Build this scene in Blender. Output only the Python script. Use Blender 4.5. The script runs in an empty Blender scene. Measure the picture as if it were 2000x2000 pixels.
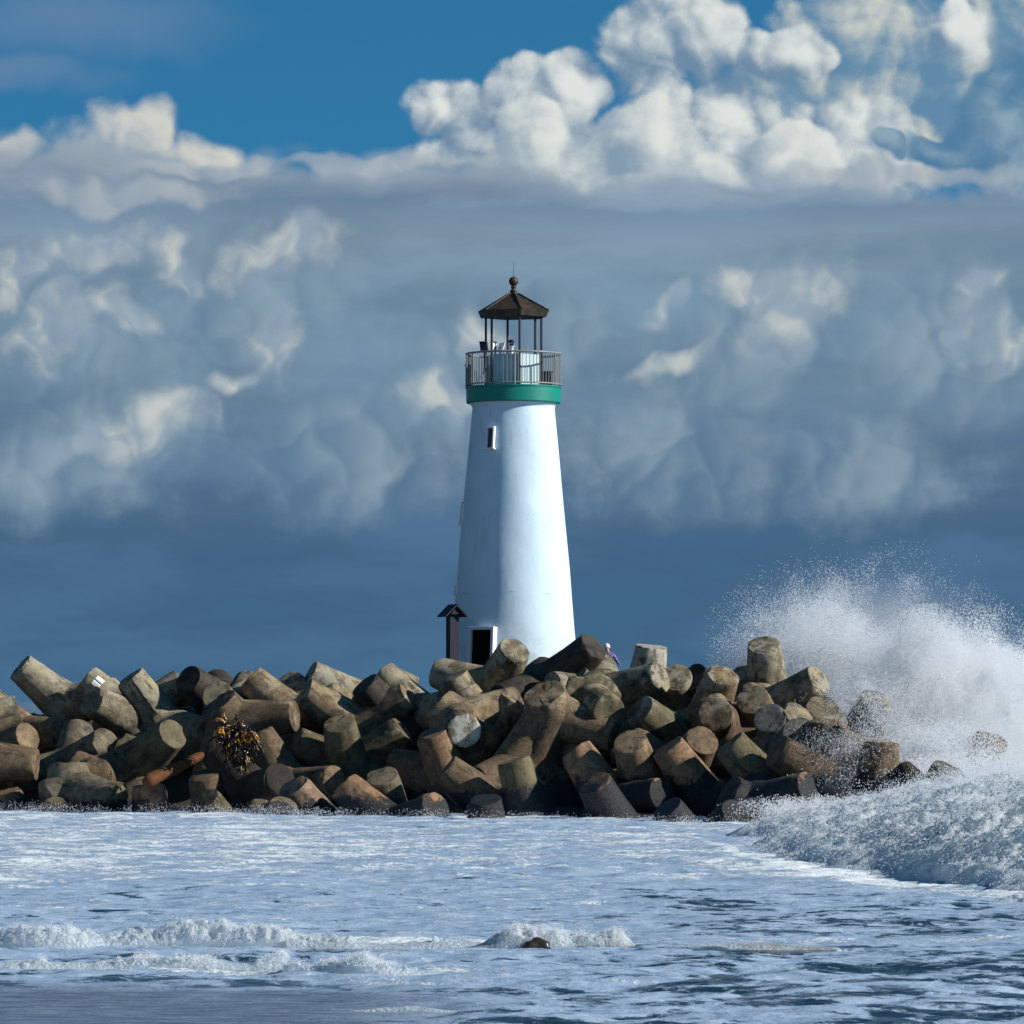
import bpy, bmesh, math, random
import numpy as np
from mathutils import Vector, Matrix

C = bpy.context.scene.collection
scene = bpy.context.scene
rnd = random.Random(7)
F = 9300.0                      # focal length in pixels of a 2000 px wide frame
HZ = 1370.0                     # horizon row
CH = 3.5                        # eye height above the sea

# ------------------------------------------------------------------ camera
cam = bpy.data.cameras.new('camera'); cam_o = bpy.data.objects.new('camera', cam); C.objects.link(cam_o)
cam.sensor_width = 36; cam.lens = 36 * F / 2000; cam.shift_y = (HZ - 1000) / 2000
cam.clip_start = 0.5; cam.clip_end = 60000
cam_o.location = (0, 0, CH); cam_o.rotation_euler = (math.radians(90), 0, 0)
scene.camera = cam_o
scene.render.resolution_x = scene.render.resolution_y = 1024
cy = scene.cycles; cy.max_bounces = 12; cy.diffuse_bounces = 2; cy.glossy_bounces = 2; cy.transmission_bounces = 3; cy.volume_bounces = 12; cy.volume_step_rate = 1.0; cy.volume_max_steps = 128
cy.use_adaptive_sampling = True; cy.adaptive_threshold = 0.02

# ------------------------------------------------------------------ sun
SUN_AZ = math.radians(103)      # from +Y (view direction) clockwise towards +X
SUN_EL = math.radians(27)
sd = Vector((math.sin(SUN_AZ) * math.cos(SUN_EL), math.cos(SUN_AZ) * math.cos(SUN_EL), math.sin(SUN_EL)))
sl = bpy.data.lights.new('sun', 'SUN'); so = bpy.data.objects.new('sun', sl); C.objects.link(so)
sl.energy = 5.0; sl.angle = math.radians(0.5); sl.color = (1.0, 0.95, 0.87)
so.rotation_euler = sd.to_track_quat('Z', 'Y').to_euler(); so.location = (60, 60, 60)
scene.view_settings.view_transform = 'Standard'
try: scene.view_settings.look = 'None'
except Exception: pass
scene.view_settings.exposure = 0.22; scene.view_settings.gamma = 1

# ------------------------------------------------------------------ sky
SKY_STR = 0.1
def lin(r, g, b, k=1.0):
    f = lambda c: (c / 255 / 12.92) if c / 255 <= 0.04045 else ((c / 255 + 0.055) / 1.055) ** 2.4
    return (f(r) * k, f(g) * k, f(b) * k, 1)
EXPO = 0.22
def skyc(r, g, b): return lin(r, g * 1.005, b * .972, 2 ** -EXPO / SKY_STR)

class NT:
    def __init__(s, nt): s.nt = nt; s.n = nt.nodes; s.l = nt.links
    def new(s, t, **kw):
        n = s.n.new(t)
        for k, v in kw.items(): setattr(n, k, v)
        return n
    def put(s, sock, v):
        if isinstance(v, bpy.types.NodeSocket): s.l.new(v, sock)
        elif v is not None: sock.default_value = v
    def math(s, op, a, b=None, c=None, clamp=False):
        n = s.new('ShaderNodeMath', operation=op, use_clamp=clamp)
        s.put(n.inputs[0], a); s.put(n.inputs[1], b); s.put(n.inputs[2], c); return n.outputs[0]
    def vm(s, op, a, b=None, scale=None):
        n = s.new('ShaderNodeVectorMath', operation=op)
        s.put(n.inputs[0], a); s.put(n.inputs[1], b)
        if scale is not None: s.put(n.inputs['Scale'], scale)
        return n.outputs['Value'] if op in ('LENGTH', 'DOT_PRODUCT') else n.outputs['Vector']
    def ss(s, v, a, b, lo=0.0, hi=1.0):
        n = s.new('ShaderNodeMapRange', interpolation_type='SMOOTHSTEP')
        s.put(n.inputs['Value'], v); n.inputs['From Min'].default_value = a; n.inputs['From Max'].default_value = b
        n.inputs['To Min'].default_value = lo; n.inputs['To Max'].default_value = hi
        return n.outputs[0]
    def mix(s, f, a, b, blend='MIX'):
        n = s.new('ShaderNodeMix', data_type='RGBA', blend_type=blend)
        # sockets repeat names per type: use the colour ones
        n.inputs[0].default_value = 0.5 if isinstance(f, bpy.types.NodeSocket) else f
        if isinstance(f, bpy.types.NodeSocket): s.l.new(f, n.inputs[0])
        for i, v in ((6, a), (7, b)):
            if isinstance(v, bpy.types.NodeSocket): s.l.new(v, n.inputs[i])
            else: n.inputs[i].default_value = v
        return n.outputs[2]
    def noise(s, vec, scale, detail=4, rough=0.5, dist=0.0, lac=2.0, out=0):
        n = s.new('ShaderNodeTexNoise'); s.put(n.inputs['Vector'], vec)
        n.inputs['Scale'].default_value = scale; n.inputs['Detail'].default_value = detail
        n.inputs['Roughness'].default_value = rough; n.inputs['Distortion'].default_value = dist
        n.inputs['Lacunarity'].default_value = lac
        return n.outputs[out]
    def voro(s, vec, scale, detail=0, rough=0.5, smooth=0.6, feature='SMOOTH_F1', rand=1.0):
        n = s.new('ShaderNodeTexVoronoi', feature=feature); s.put(n.inputs['Vector'], vec)
        n.inputs['Scale'].default_value = scale
        if 'Detail' in n.inputs: n.inputs['Detail'].default_value = detail; n.inputs['Roughness'].default_value = rough
        if feature == 'SMOOTH_F1': n.inputs['Smoothness'].default_value = smooth
        n.inputs['Randomness'].default_value = rand
        return n.outputs['Distance']
    def ramp(s, fac, stops):
        n = s.new('ShaderNodeValToRGB'); s.put(n.inputs[0], fac); el = n.color_ramp.elements
        while len(el) < len(stops): el.new(0.5)
        for e, (p, c) in zip(el, stops): e.position = p; e.color = c
        return n.outputs[0]

w = bpy.data.worlds.new('World'); scene.world = w; w.use_nodes = True
w.node_tree.nodes.clear(); W = NT(w.node_tree)
tc = W.new('ShaderNodeTexCoord'); sp = W.new('ShaderNodeSeparateXYZ'); W.l.new(tc.outputs['Generated'], sp.inputs[0])
az = W.math('ARCTAN2', sp.outputs[0], sp.outputs[1])
el = W.math('ARCSINE', sp.outputs[2])
U = W.math('MULTIPLY', az, F / 1000); V = W.math('MULTIPLY', el, F / 1000)
cb = W.new('ShaderNodeCombineXYZ'); W.put(cb.inputs[0], U); W.put(cb.inputs[1], V); P = cb.outputs[0]
# clear sky: thin clean air, so the low sky keeps the blue of a higher one
z3 = W.math('ADD', W.math('MULTIPLY', W.math('MAXIMUM', sp.outputs[2], 0.0), 2.2), 0.28)
cv = W.new('ShaderNodeCombineXYZ'); W.put(cv.inputs[0], sp.outputs[0]); W.put(cv.inputs[1], sp.outputs[1]); W.put(cv.inputs[2], z3)
skt = W.new('ShaderNodeTexSky', sky_type='NISHITA'); skt.sun_disc = False
skt.sun_elevation = SUN_EL; skt.sun_rotation = SUN_AZ; skt.altitude = 300; skt.dust_density = 0.0; skt.ozone_density = 2.0; skt.air_density = 1.0
W.l.new(W.vm('NORMALIZE', cv.outputs[0]), skt.inputs[0])
hs = W.new('ShaderNodeHueSaturation'); hs.inputs['Saturation'].default_value = 1.0; hs.inputs['Value'].default_value = 0.8
W.l.new(skt.outputs[0], hs.inputs['Color'])
zf = W.ss(sp.outputs[2], .17, .62, 1.0, .66); zc = W.new('ShaderNodeCombineXYZ'); [W.put(zc.inputs[i], zf) for i in range(3)]
col = W.mix(1.0, W.mix(1.0, hs.outputs[0], zc.outputs[0], 'MULTIPLY'), (0.36, 1.24, 1.42, 1), 'MULTIPLY')     # deep polarised blue of the photograph

def noise2(vec, scale, detail=4, rough=0.5, out=0):
    n = W.new('ShaderNodeTexNoise', noise_dimensions='2D'); W.put(n.inputs['Vector'], vec)
    n.inputs['Scale'].default_value = scale; n.inputs['Detail'].default_value = detail; n.inputs['Roughness'].default_value = rough
    return n.outputs[out]
def dome(vec, scale, off):
    n = W.new('ShaderNodeTexVoronoi', feature='F1', voronoi_dimensions='2D', distance='EUCLIDEAN')
    W.put(n.inputs['Vector'], W.vm('ADD', vec, (off, off * .6, 0))); n.inputs['Scale'].default_value = scale
    n.inputs['Detail'].default_value = 0
    d = n.outputs['Distance']
    return W.math('SUBTRACT', 1.0, W.math('MULTIPLY', W.math('MULTIPLY', d, d), 1.7))
wn = W.vm('SUBTRACT', noise2(P, 5.5, 2, .6, out='Color' if False else 1), (0.5, 0.5, 0.5))
def warped(p, amt): return W.vm('ADD', p, W.vm('SCALE', wn, scale=amt))
FB = noise2(P, 8.0, 7, .64)                      # shared small scale break-up
def billow(p, s, off):
    a = dome(p, s, off); b = dome(p, s * 2.3, off + 3.3); c = dome(p, s * 5.3, off + 7.7)
    return W.math('ADD', W.math('ADD', W.math('MULTIPLY', a, .60), W.math('MULTIPLY', b, .29)), W.math('MULTIPLY', c, .11))
def envelope(p, ells, sm=.12):
    e = None
    for t in ells:
        px, py, rx, ry = t[:4]; ang = math.radians(t[4]) if len(t) > 4 else 0
        q = W.vm('SUBTRACT', p, ((px - 1000) / 1000, (HZ - py) / 1000, 0))
        if ang:
            r = W.new('ShaderNodeVectorRotate', rotation_type='Z_AXIS'); W.put(r.inputs['Vector'], q); r.inputs['Angle'].default_value = -ang; q = r.outputs[0]
        q = W.vm('MULTIPLY', q, (1000 / rx, 1000 / ry, 0))
        v = W.math('SUBTRACT', 1.0, W.vm('LENGTH', q))
        e = v if e is None else W.math('SMOOTH_MAX', e, v, sm)
    return e
def cumulus(base, ells, s, off, dark, lit, amp=.75, soft=.10, delta=(.020, .013, 0), k=2.6, bias=.40, warp=.05, floor=None, op=1.0, bulk=.5):
    p0 = warped(P, warp); p1 = W.vm('ADD', p0, delta)
    b0 = billow(p0, s, off); b1 = billow(p1, s, off); e0 = envelope(p0, ells)
    h0 = W.math('ADD', e0, W.math('MULTIPLY', W.math('SUBTRACT', b0, .58), amp))
    h0 = W.math('ADD', h0, W.math('MULTIPLY', W.math('SUBTRACT', FB, .5), .42))
    # light comes from the right: slopes of the billows and of the whole tower facing it are bright
    dd = W.math('MULTIPLY', W.math('SUBTRACT', b0, b1), k)
    tw = W.math('MULTIPLY', W.math('SUBTRACT', e0, envelope(W.vm('ADD', p0, (.05, .035, 0)), ells)), bulk)
    lt = W.math('ADD', W.math('ADD', dd, tw), bias)
    lt = W.math('ADD', lt, W.math('MULTIPLY', W.math('SUBTRACT', FB, .5), 1.0))
    lt = W.ss(lt, 0.0, 1.0)
    m = W.math('MULTIPLY', W.ss(h0, 0.0, soft), op)
    if floor is not None:      # flat shaded base of the tower
        fl = W.math('SUBTRACT', V, (HZ - floor) / 1000)
        lt = W.math('MULTIPLY', lt, W.ss(fl, -.02, .10, .25, 1.0))
    return W.mix(m, base, W.mix(lt, dark, lit))
DK = skyc(108, 138, 170); LT = skyc(222, 226, 230)
# thin veil top left
vl = W.math('MULTIPLY', W.ss(envelope(warped(P, .1), [(150, 50, 420, 110), (20, 160, 300, 60)]), 0, .9), .45)
col = W.mix(vl, col, skyc(120, 142, 178))
col = cumulus(col, [(1720, 60, 200, 130), (1880, 120, 170, 170), (1990, 40, 170, 120), (1600, 230, 190, 130), (1800, 300, 190, 110), (1960, 300, 160, 120)],
              3.6, 5.3, skyc(98, 138, 174), skyc(215, 215, 210), soft=.22, k=1.8, bias=.30, amp=.6)
col = cumulus(col, [(1260, 110, 120, 120), (1360, 90, 130, 100), (1400, 230, 190, 150), (1130, 170, 75, 90), (1030, 210, 90, 100), (870, 225, 90, 75), (1490, 130, 130, 75),
              (1575, 135, 70, 50), (960, 290, 170, 60), (1600, 300, 190, 120), (1880, 60, 70, 60)], 3.6, 1.7, DK, LT, soft=.26, k=1.8, bias=.38, warp=.09)
col = cumulus(col, [(245, 275, 95, 80), (190, 310, 130, 60), (380, 310, 110, 50), (20, 315, 110, 40)], 4.0, 21.7, skyc(128, 152, 180), skyc(208, 207, 207), soft=.5, k=1.4, bias=.45, amp=.6, warp=.12)
col = cumulus(col, [(1940, 230, 95, 140), (1740, 287, 40, 32), (1870, 290, 130, 45), (2010, 160, 60, 90)], 4.0, 9.9, skyc(82, 126, 166), skyc(140, 165, 188), soft=.30, k=1.5, amp=.6, warp=.12, bias=.3)
col = cumulus(col, [(1060, 300, 120, 110), (1150, 330, 110, 90), (1270, 290, 120, 100), (1400, 360, 200, 60), (1540, 320, 105, 80)],
              2.7, 12.4, skyc(130, 154, 180), skyc(222, 225, 228), soft=.22, k=1.6, bias=.44, amp=.55, warp=.09)
# long grey deck, its lower part in shade
p0 = warped(P, .06)
top = W.math('ADD', W.math('MULTIPLY', U, -.045), 1.035)
top = W.math('ADD', top, W.math('MULTIPLY', W.math('SUBTRACT', billow(p0, 4.2, 30.0), .5), .07))
lay = noise2(W.vm('MULTIPLY', p0, (1.0, 5.0, 1)), 1.5, 5, .55)
md = W.math('MULTIPLY', W.ss(W.math('SUBTRACT', top, V), -.012, .04), W.ss(lay, .30, .42, .92, 1.0))
Vn = W.math('ADD', V, W.math('MULTIPLY', W.math('SUBTRACT', lay, .5), .10))
grad = W.ramp(W.math('DIVIDE', Vn, 1.2), [(0.0, skyc(66, 103, 140)), (0.22, skyc(70, 103, 140)), (0.36, skyc(80, 110, 145)), (0.48, skyc(104, 131, 160)), (0.64, skyc(112, 140, 168)), (0.76, skyc(124, 146, 172)), (0.80, skyc(114, 138, 168)), (0.86, skyc(150, 165, 186)), (1.0, skyc(165, 176, 192))])
gm = W.ss(lay, .3, .7, .90, 1.12)
gc = W.new('ShaderNodeCombineXYZ'); [W.put(gc.inputs[i], gm) for i in range(3)]
col = W.mix(md, col, W.mix(1.0, grad, gc.outputs[0], 'MULTIPLY'))
def patches(base, ells, s, off, colr, dark, amt, soft, warp=.12, amp=.9, bias=.5, k=2.0, delta=(.022, -.004, 0)):
    p0 = warped(P, warp); b0 = billow(p0, s, off); b1 = billow(W.vm('ADD', p0, delta), s, off)
    h = W.math('ADD', envelope(p0, ells), W.math('MULTIPLY', W.math('SUBTRACT', FB, .5), amp))
    h = W.math('ADD', h, W.math('MULTIPLY', W.math('SUBTRACT', b0, .5), .35))
    lt = W.ss(W.math('ADD', W.math('MULTIPLY', W.math('SUBTRACT', b0, b1), k), bias), 0, 1)
    return W.mix(W.math('MULTIPLY', W.ss(h, -.05, soft), amt), base, W.mix(lt, dark, colr))
col = patches(col, [(150, 620, 280, 170), (480, 620, 260, 190), (300, 820, 280, 130), (1500, 650, 320, 170, 30), (1850, 680, 240, 200), (900, 800, 220, 120), (1300, 900, 340, 150), (650, 900, 300, 130), (1700, 920, 300, 120), (150, 930, 300, 110), (1000, 640, 300, 120)],
              2.6, 40.2, skyc(150, 169, 188), skyc(92, 122, 155), .85, .95, k=2.3)
col = patches(col, [(110, 505, 200, 50, 12), (30, 560, 120, 60, 30), (80, 645, 110, 60, 30), (250, 610, 80, 45), (345, 525, 75, 45, -30), (560, 500, 130, 55, 10), (545, 690, 75, 90, 20), (450, 745, 70, 35, 20), (290, 815, 125, 55, 15),
              (200, 865, 65, 32), (1580, 600, 150, 52, 33), (1500, 560, 120, 60), (1870, 670, 40, 100, -30), (1960, 690, 70, 60), (1920, 565, 55, 40, 30), (1290, 600, 90, 26, 35), (940, 640, 50, 50), (870, 795, 80, 50), (1300, 710, 120, 24, 18)],
              3.8, 52.8, skyc(207, 209, 210), skyc(146, 165, 187), .82, .9, amp=1.1, bias=.48, warp=.16, k=3.0)
col = patches(col, [(250, 385, 200, 34), (700, 325, 260, 26, 4), (420, 330, 200, 22), (1750, 350, 300, 30)], 3.0, 60.1, skyc(185, 190, 198), skyc(140, 158, 182), .7, .6)
bg = W.new('ShaderNodeBackground'); bg.inputs['Strength'].default_value = SKY_STR; W.l.new(col, bg.inputs[0])
wo = W.new('ShaderNodeOutputWorld'); W.l.new(bg.outputs[0], wo.inputs[0])
w.cycles.sampling_method = 'MANUAL'; w.cycles.sample_map_resolution = 512

# ------------------------------------------------------------------ helpers
def tag(o, label=None, cat=None, group=None, kind=None):
    if label: o['label'] = label
    if cat: o['category'] = cat
    if group: o['group'] = group
    if kind: o['kind'] = kind
    return o
def mesh_obj(name, me, mat=None, parent=None):
    o = bpy.data.objects.new(name, me); C.objects.link(o)
    if mat: me.materials.append(mat)
    if parent: o.parent = parent
    return o
def bm_obj(name, bm, mat=None, parent=None, smooth=False):
    me = bpy.data.meshes.new(name); bmesh.ops.recalc_face_normals(bm, faces=bm.faces[:]); bm.to_mesh(me); bm.free()
    if smooth:
        for p in me.polygons: p.use_smooth = True
    return mesh_obj(name, me, mat, parent)
def empty(name, loc):
    o = bpy.data.objects.new(name, None); C.objects.link(o); o.location = loc; o.empty_display_size = .3; return o
def wx(px, Y): return (px - 1000) * Y / F
def wz(py, Y): return CH + (HZ - py) * Y / F
def at(px, py, Y): return Vector((wx(px, Y), Y, wz(py, Y)))
def sheetY(py): return F * CH / (py - HZ)

def _hash(ix, iy, iz):
    h = (ix.astype(np.int64) * 374761393 + iy.astype(np.int64) * 668265263 + iz.astype(np.int64) * 2147483647 + 12345) & 0xffffffff
    h = ((h ^ (h >> 13)) * 1274126177) & 0xffffffff
    h = ((h ^ (h >> 16)) * 2246822519) & 0xffffffff
    return ((h ^ (h >> 15)) & 0xffffff).astype(np.float64) / 0xffffff
def vnoise(x, y, z):
    ix, iy, iz = np.floor(x), np.floor(y), np.floor(z)
    fx, fy, fz = x - ix, y - iy, z - iz
    fx = fx * fx * (3 - 2 * fx); fy = fy * fy * (3 - 2 * fy); fz = fz * fz * (3 - 2 * fz)
    ix = ix.astype(np.int64); iy = iy.astype(np.int64); iz = iz.astype(np.int64)
    r = 0
    for a in (0, 1):
        for b in (0, 1):
            for c in (0, 1):
                wgt = (fx if a else 1 - fx) * (fy if b else 1 - fy) * (fz if c else 1 - fz)
                r = r + wgt * _hash(ix + a, iy + b, iz + c)
    return r * 2 - 1
def fbm(x, y, z, o=4, g=0.5, billow=False):
    r = 0; a = 1.0; s = 0
    for i in range(o):
        n = vnoise(x, y, z)
        if billow: n = 1 - 2 * np.abs(n)
        r = r + a * n; s += a; a *= g; x = x * 2.03 + 17.1; y = y * 2.03 + 5.3; z = z * 2.03 + 9.7
    return r / s
def grid_mesh(name, X, Y, Z):
    ny, nx = X.shape
    me = bpy.data.meshes.new(name)
    co = np.stack([X, Y, Z], -1).reshape(-1, 3).astype(np.float32)
    me.vertices.add(nx * ny); me.vertices.foreach_set('co', co.ravel())
    i = np.arange(nx * ny).reshape(ny, nx)
    q = np.stack([i[:-1, :-1], i[:-1, 1:], i[1:, 1:], i[1:, :-1]], -1).reshape(-1, 4)
    me.loops.add(q.size); me.loops.foreach_set('vertex_index', q.ravel().astype(np.int32))
    me.polygons.add(len(q)); me.polygons.foreach_set('loop_start', (np.arange(len(q)) * 4).astype(np.int32))
    me.polygons.foreach_set('loop_total', np.full(len(q), 4, np.int32))
    me.polygons.foreach_set('use_smooth', np.ones(len(q), bool))
    me.update(calc_edges=True); me.validate()
    return me
def new_mat(name, rough=0.8, base=(.5, .5, .5, 1), spec=0.3, metal=0.0):
    m = bpy.data.materials.new(name); m.use_nodes = True
    b = m.node_tree.nodes['Principled BSDF']
    b.inputs['Roughness'].default_value = rough; b.inputs['Base Color'].default_value = base
    b.inputs['Specular IOR Level'].default_value = spec; b.inputs['Metallic'].default_value = metal
    return m, NT(m.node_tree), b
def bump(N, b, h, strength, dist=0.02, prev=None):
    n = N.new('ShaderNodeBump'); n.inputs['Strength'].default_value = strength; n.inputs['Distance'].default_value = dist
    N.put(n.inputs['Height'], h)
    if prev is not None: N.l.new(prev, n.inputs['Normal'])
    N.l.new(n.outputs[0], b.inputs['Normal']); return n.outputs[0]
def box(bm, c, s, rot=None):
    r = bmesh.ops.create_cube(bm, size=1.0)
    M = Matrix.Translation(c) @ (rot.to_4x4() if rot else Matrix()) @ Matrix.Diagonal((s[0], s[1], s[2], 1))
    bmesh.ops.transform(bm, matrix=M, verts=r['verts']); return r['verts']
def tube(bm, a, b, r, r2=None, seg=10):
    a = Vector(a); b = Vector(b); d = b - a
    q = bmesh.ops.create_cone(bm, cap_ends=True, segments=seg, radius1=r, radius2=r if r2 is None else r2, depth=d.length)
    bmesh.ops.transform(bm, matrix=Matrix.Translation((a + b) / 2) @ d.to_track_quat('Z', 'Y').to_matrix().to_4x4(), verts=q['verts'])
def lathe(bm, prof, seg=96, rot=0.0, closed=False):
    rings = []
    for r, z in prof:
        rings.append([bm.verts.new((r * math.sin(rot + 2 * math.pi * i / seg), -r * math.cos(rot + 2 * math.pi * i / seg), z)) for i in range(seg)])
    pr = list(zip(rings, rings[1:])) + ([(rings[-1], rings[0])] if closed else [])
    for A, B in pr:
        for i in range(seg):
            j = (i + 1) % seg
            bm.faces.new((A[i], A[j], B[j], B[i]))
    return rings
def ringtube(bm, R, z, r, seg=96, rs=8):
    prof = [(R + r * math.cos(2 * math.pi * k / rs), z + r * math.sin(2 * math.pi * k / rs)) for k in range(rs)]
    lathe(bm, prof, seg, closed=True)

# ------------------------------------------------------------------ materials
def concrete_mat():
    m, N, b = new_mat('weathered_concrete', rough=0.82, spec=0.35)
    tcn = N.new('ShaderNodeTexCoord'); ob = tcn.outputs['Object']
    oi = N.new('ShaderNodeObjectInfo'); geo = N.new('ShaderNodeNewGeometry')
    rv = N.vm('ADD', ob, N.vm('SCALE', (31.0, 17.0, 9.0), scale=oi.outputs['Random']))
    wz_ = N.new('ShaderNodeSeparateXYZ'); N.l.new(geo.outputs['Position'], wz_.inputs[0]); Z = wz_.outputs[2]
    wpos = geo.outputs['Position']
    big = N.noise(rv, 0.9, 5, 0.6); mid = N.noise(rv, 3.0, 6, 0.65, 0.6); fine = N.noise(rv, 22, 5, 0.7); grit = N.noise(rv, 60, 3, 0.8)
    base = N.mix(N.ss(mid, 0.3, 0.7), (0.60, 0.60, 0.62, 1), (1.35, 1.30, 1.22, 1))
    base = N.mix(1.0, oi.outputs['Color'], base, 'MULTIPLY')
    base = N.mix(N.ss(big, 0.42, 0.68, 0, 0.6), base, N.mix(1.0, base, (0.52, 0.50, 0.44, 1), 'MULTIPLY'))
    base = N.mix(1.0, base, N.ramp(fine, [(0.25, (.55, .55, .55, 1)), (0.5, (1, 1, 1, 1)), (0.75, (1.5, 1.5, 1.45, 1))]), 'MULTIPLY')
    base = N.mix(1.0, base, N.ramp(grit, [(0.3, (.55, .55, .55, 1)), (0.55, (1.1, 1.1, 1.1, 1)), (0.75, (1.6, 1.55, 1.5, 1))]), 'MULTIPLY')
    # pale bird-lime and lichen: more of it high up, where blocks stay dry
    hi = N.ss(Z, 1.6, 4.6, 0.0, 1.0)
    pn = N.noise(rv, 1.5, 8, 0.66, 0.25)
    pat = N.math('ADD', pn, N.math('MULTIPLY', N.math('SUBTRACT', hi, 0.62), 0.22))
    patm = N.math('MULTIPLY', N.ss(pat, 0.53, 0.61), N.ss(fine, 0.28, 0.55, 0.35, 0.95))
    lich = N.mix(N.ss(big, 0.4, 0.6), (0.36, 0.31, 0.18, 1), (0.42, 0.40, 0.33, 1))
    patm = N.math('MULTIPLY', patm, N.ss(N.vm('LENGTH', oi.outputs['Color']), .08, .22, .12, 1.0)); base = N.mix(N.math('MULTIPLY', patm, 0.6), base, lich)
    # dark wet streaks and mildew
    st = N.noise(N.vm('MULTIPLY', rv, (1, 1, 0.35)), 2.6, 7, 0.68, 0.15)
    base = N.mix(N.ss(st, 0.52, 0.64, 0.0, 0.75), base, (0.018, 0.018, 0.014, 1))
    pore = N.voro(rv, 34, feature='F1'); pm = N.ss(pore, 0.10, 0.2)
    base = N.mix(pm, N.mix(1.0, base, (.3, .3, .3, 1), 'MULTIPLY'), base)
    # mussels and weed up to the tide line
    tn = N.noise(wpos, 1.3, 6, 0.75, 0.5); tide = N.math('ADD', Z, N.math('MULTIPLY', N.math('SUBTRACT', tn, 0.5), 1.9))
    xz = N.math('MULTIPLY', N.ss(wz_.outputs[0], -9.0, 7.0), 1.0)
    wet = N.ss(N.math('SUBTRACT', tide, xz), 0.22, 0.30, 1.0, 0.0)
    base = N.mix(wet, base, N.mix(N.ss(N.noise(wpos, 14, 4, .8), .4, .75), (0.010, 0.011, 0.014, 1), (0.05, 0.05, 0.055, 1)))
    N.put(b.inputs['Base Color'], base)
    N.put(b.inputs['Roughness'], N.math('SUBTRACT', 0.85, N.math('MULTIPLY', wet, 0.35)))
    hgt = N.math('ADD', N.math('MULTIPLY', fine, 0.5), N.math('MULTIPLY', grit, 0.3))
    hgt = N.math('ADD', hgt, N.math('MULTIPLY', pm, 0.15))
    mus = N.math('MULTIPLY', N.math('MULTIPLY', N.noise(wpos, 16, 3, .7), wet), 1.6)
    bump(N, b, N.math('ADD', hgt, mus), 0.9, 0.03)
    return m
MAT_CONC = concrete_mat()

def foam_mat(name, tint=(0.90, 0.97, 1.0, 1), scale=9.0):
    m, N, b = new_mat(name, rough=0.6, base=tint, spec=0.25)
    geo = N.new('ShaderNodeNewGeometry'); p = geo.outputs['Position']
    n1 = N.noise(p, scale, 6, 0.7, 0.4); n2 = N.voro(p, scale * 1.8, 2, .5, feature='F1')
    c = N.mix(N.ss(N.noise(p, 1.1, 5, .65), 0.57, 0.70), tint, (0.50, 0.72, 0.86, 1))
    N.put(b.inputs['Base Color'], c)
    nn = bump(N, b, N.math('SUBTRACT', n1, N.math('MULTIPLY', n2, 0.6)), 0.8, 0.05)
    t = N.new('ShaderNodeBsdfTranslucent'); N.put(t.inputs[0], c); N.l.new(nn, t.inputs['Normal'])
    mx = N.new('ShaderNodeMixShader'); mx.inputs[0].default_value = 0.62; N.l.new(b.outputs[0], mx.inputs[1]); N.l.new(t.outputs[0], mx.inputs[2])
    N.l.new(mx.outputs[0], N.n['Material Output'].inputs[0])
    return m
MAT_FOAM = foam_mat('churned_foam')
def drop_mat():
    m = bpy.data.materials.new('spray_drops'); m.use_nodes = True; N = NT(m.node_tree); N.n.clear()
    d = N.new('ShaderNodeBsdfDiffuse'); d.inputs[0].default_value = (0.95, 0.97, 1, 1)
    t = N.new('ShaderNodeBsdfTranslucent'); t.inputs[0].default_value = (0.92, 0.96, 1, 1)
    mx = N.new('ShaderNodeMixShader'); mx.inputs[0].default_value = 0.5
    N.l.new(d.outputs[0], mx.inputs[1]); N.l.new(t.outputs[0], mx.inputs[2])
    o = N.new('ShaderNodeOutputMaterial'); N.l.new(mx.outputs[0], o.inputs[0]); return m
MAT_DROP = drop_mat()

# ------------------------------------------------------------------ sea
# breaking swell on the right, given as a height over the still water
def front_edge(x):   # Y of the leading edge of the surge
    return np.interp(x, [4.2, 5.4, 7.0, 9.2, 12, 20], [136, 106, 93, 84.5, 80, 72])
def surge(x, y):
    d = y - front_edge(x) - 2.5 * vnoise(x * .9, x * 0, x * 0 + 4)
    x0 = np.interp(y, [90, 105, 120, 132, 140, 150], [4.2, 5.0, 6.0, 6.6, 8.2, 11.0]); left = 1.35 * np.clip((x - x0 - 1.0 * vnoise(y * .2, y * 0, y * 0)) / 9.0, 0, 1)
    r = np.clip(d / 26.0, 0, 1); r = r * r * (3 - 2 * r)
    top = np.interp(x, [4, 7, 10, 14, 22], [0.5, 0.8, 1.15, 1.4, 1.6])
    return np.clip(r, 0, 1) ** 0.85 * np.clip(left, 0, 1) ** 0.8 * top * np.interp(y, [110, 138, 150], [1.0, .75, .5])
def coords(a, b, step, far):
    c = list(np.arange(a, b + step / 2, step)); s = step; lo = a; hi = b; L = []; H = []
    while hi < far: s *= 1.28; hi += s; H.append(hi)
    s = step
    while lo > -far: s *= 1.28; lo -= s; L.append(lo)
    return np.array(L[::-1] + c + H)
xs = coords(-21, 21, 0.10, 30000)
ya = np.arange(45, 90, 0.07); yb = np.arange(90, 152, 0.14)
yo = []; s = .2; y = 152.0
while y < 40000: yo.append(y); s *= 1.22; y += s
ys = np.concatenate([[20, 26, 32, 37, 41, 43, 44.3], ya, yb, yo])
X, Yg = np.meshgrid(xs, ys)
near = np.clip((30 - np.abs(X)) / 8, 0, 1) * np.clip((156 - Yg) / 6, 0, 1) * np.clip((Yg - 43) / 3, 0, 1)
calm = np.clip((-2.2 - X) / 2.5 + 1, 0, 1) * np.clip((60.5 - Yg) / 3.0, 0, 1)          # smooth backwash near the beach
amp = 1 - 0.75 * calm
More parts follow.
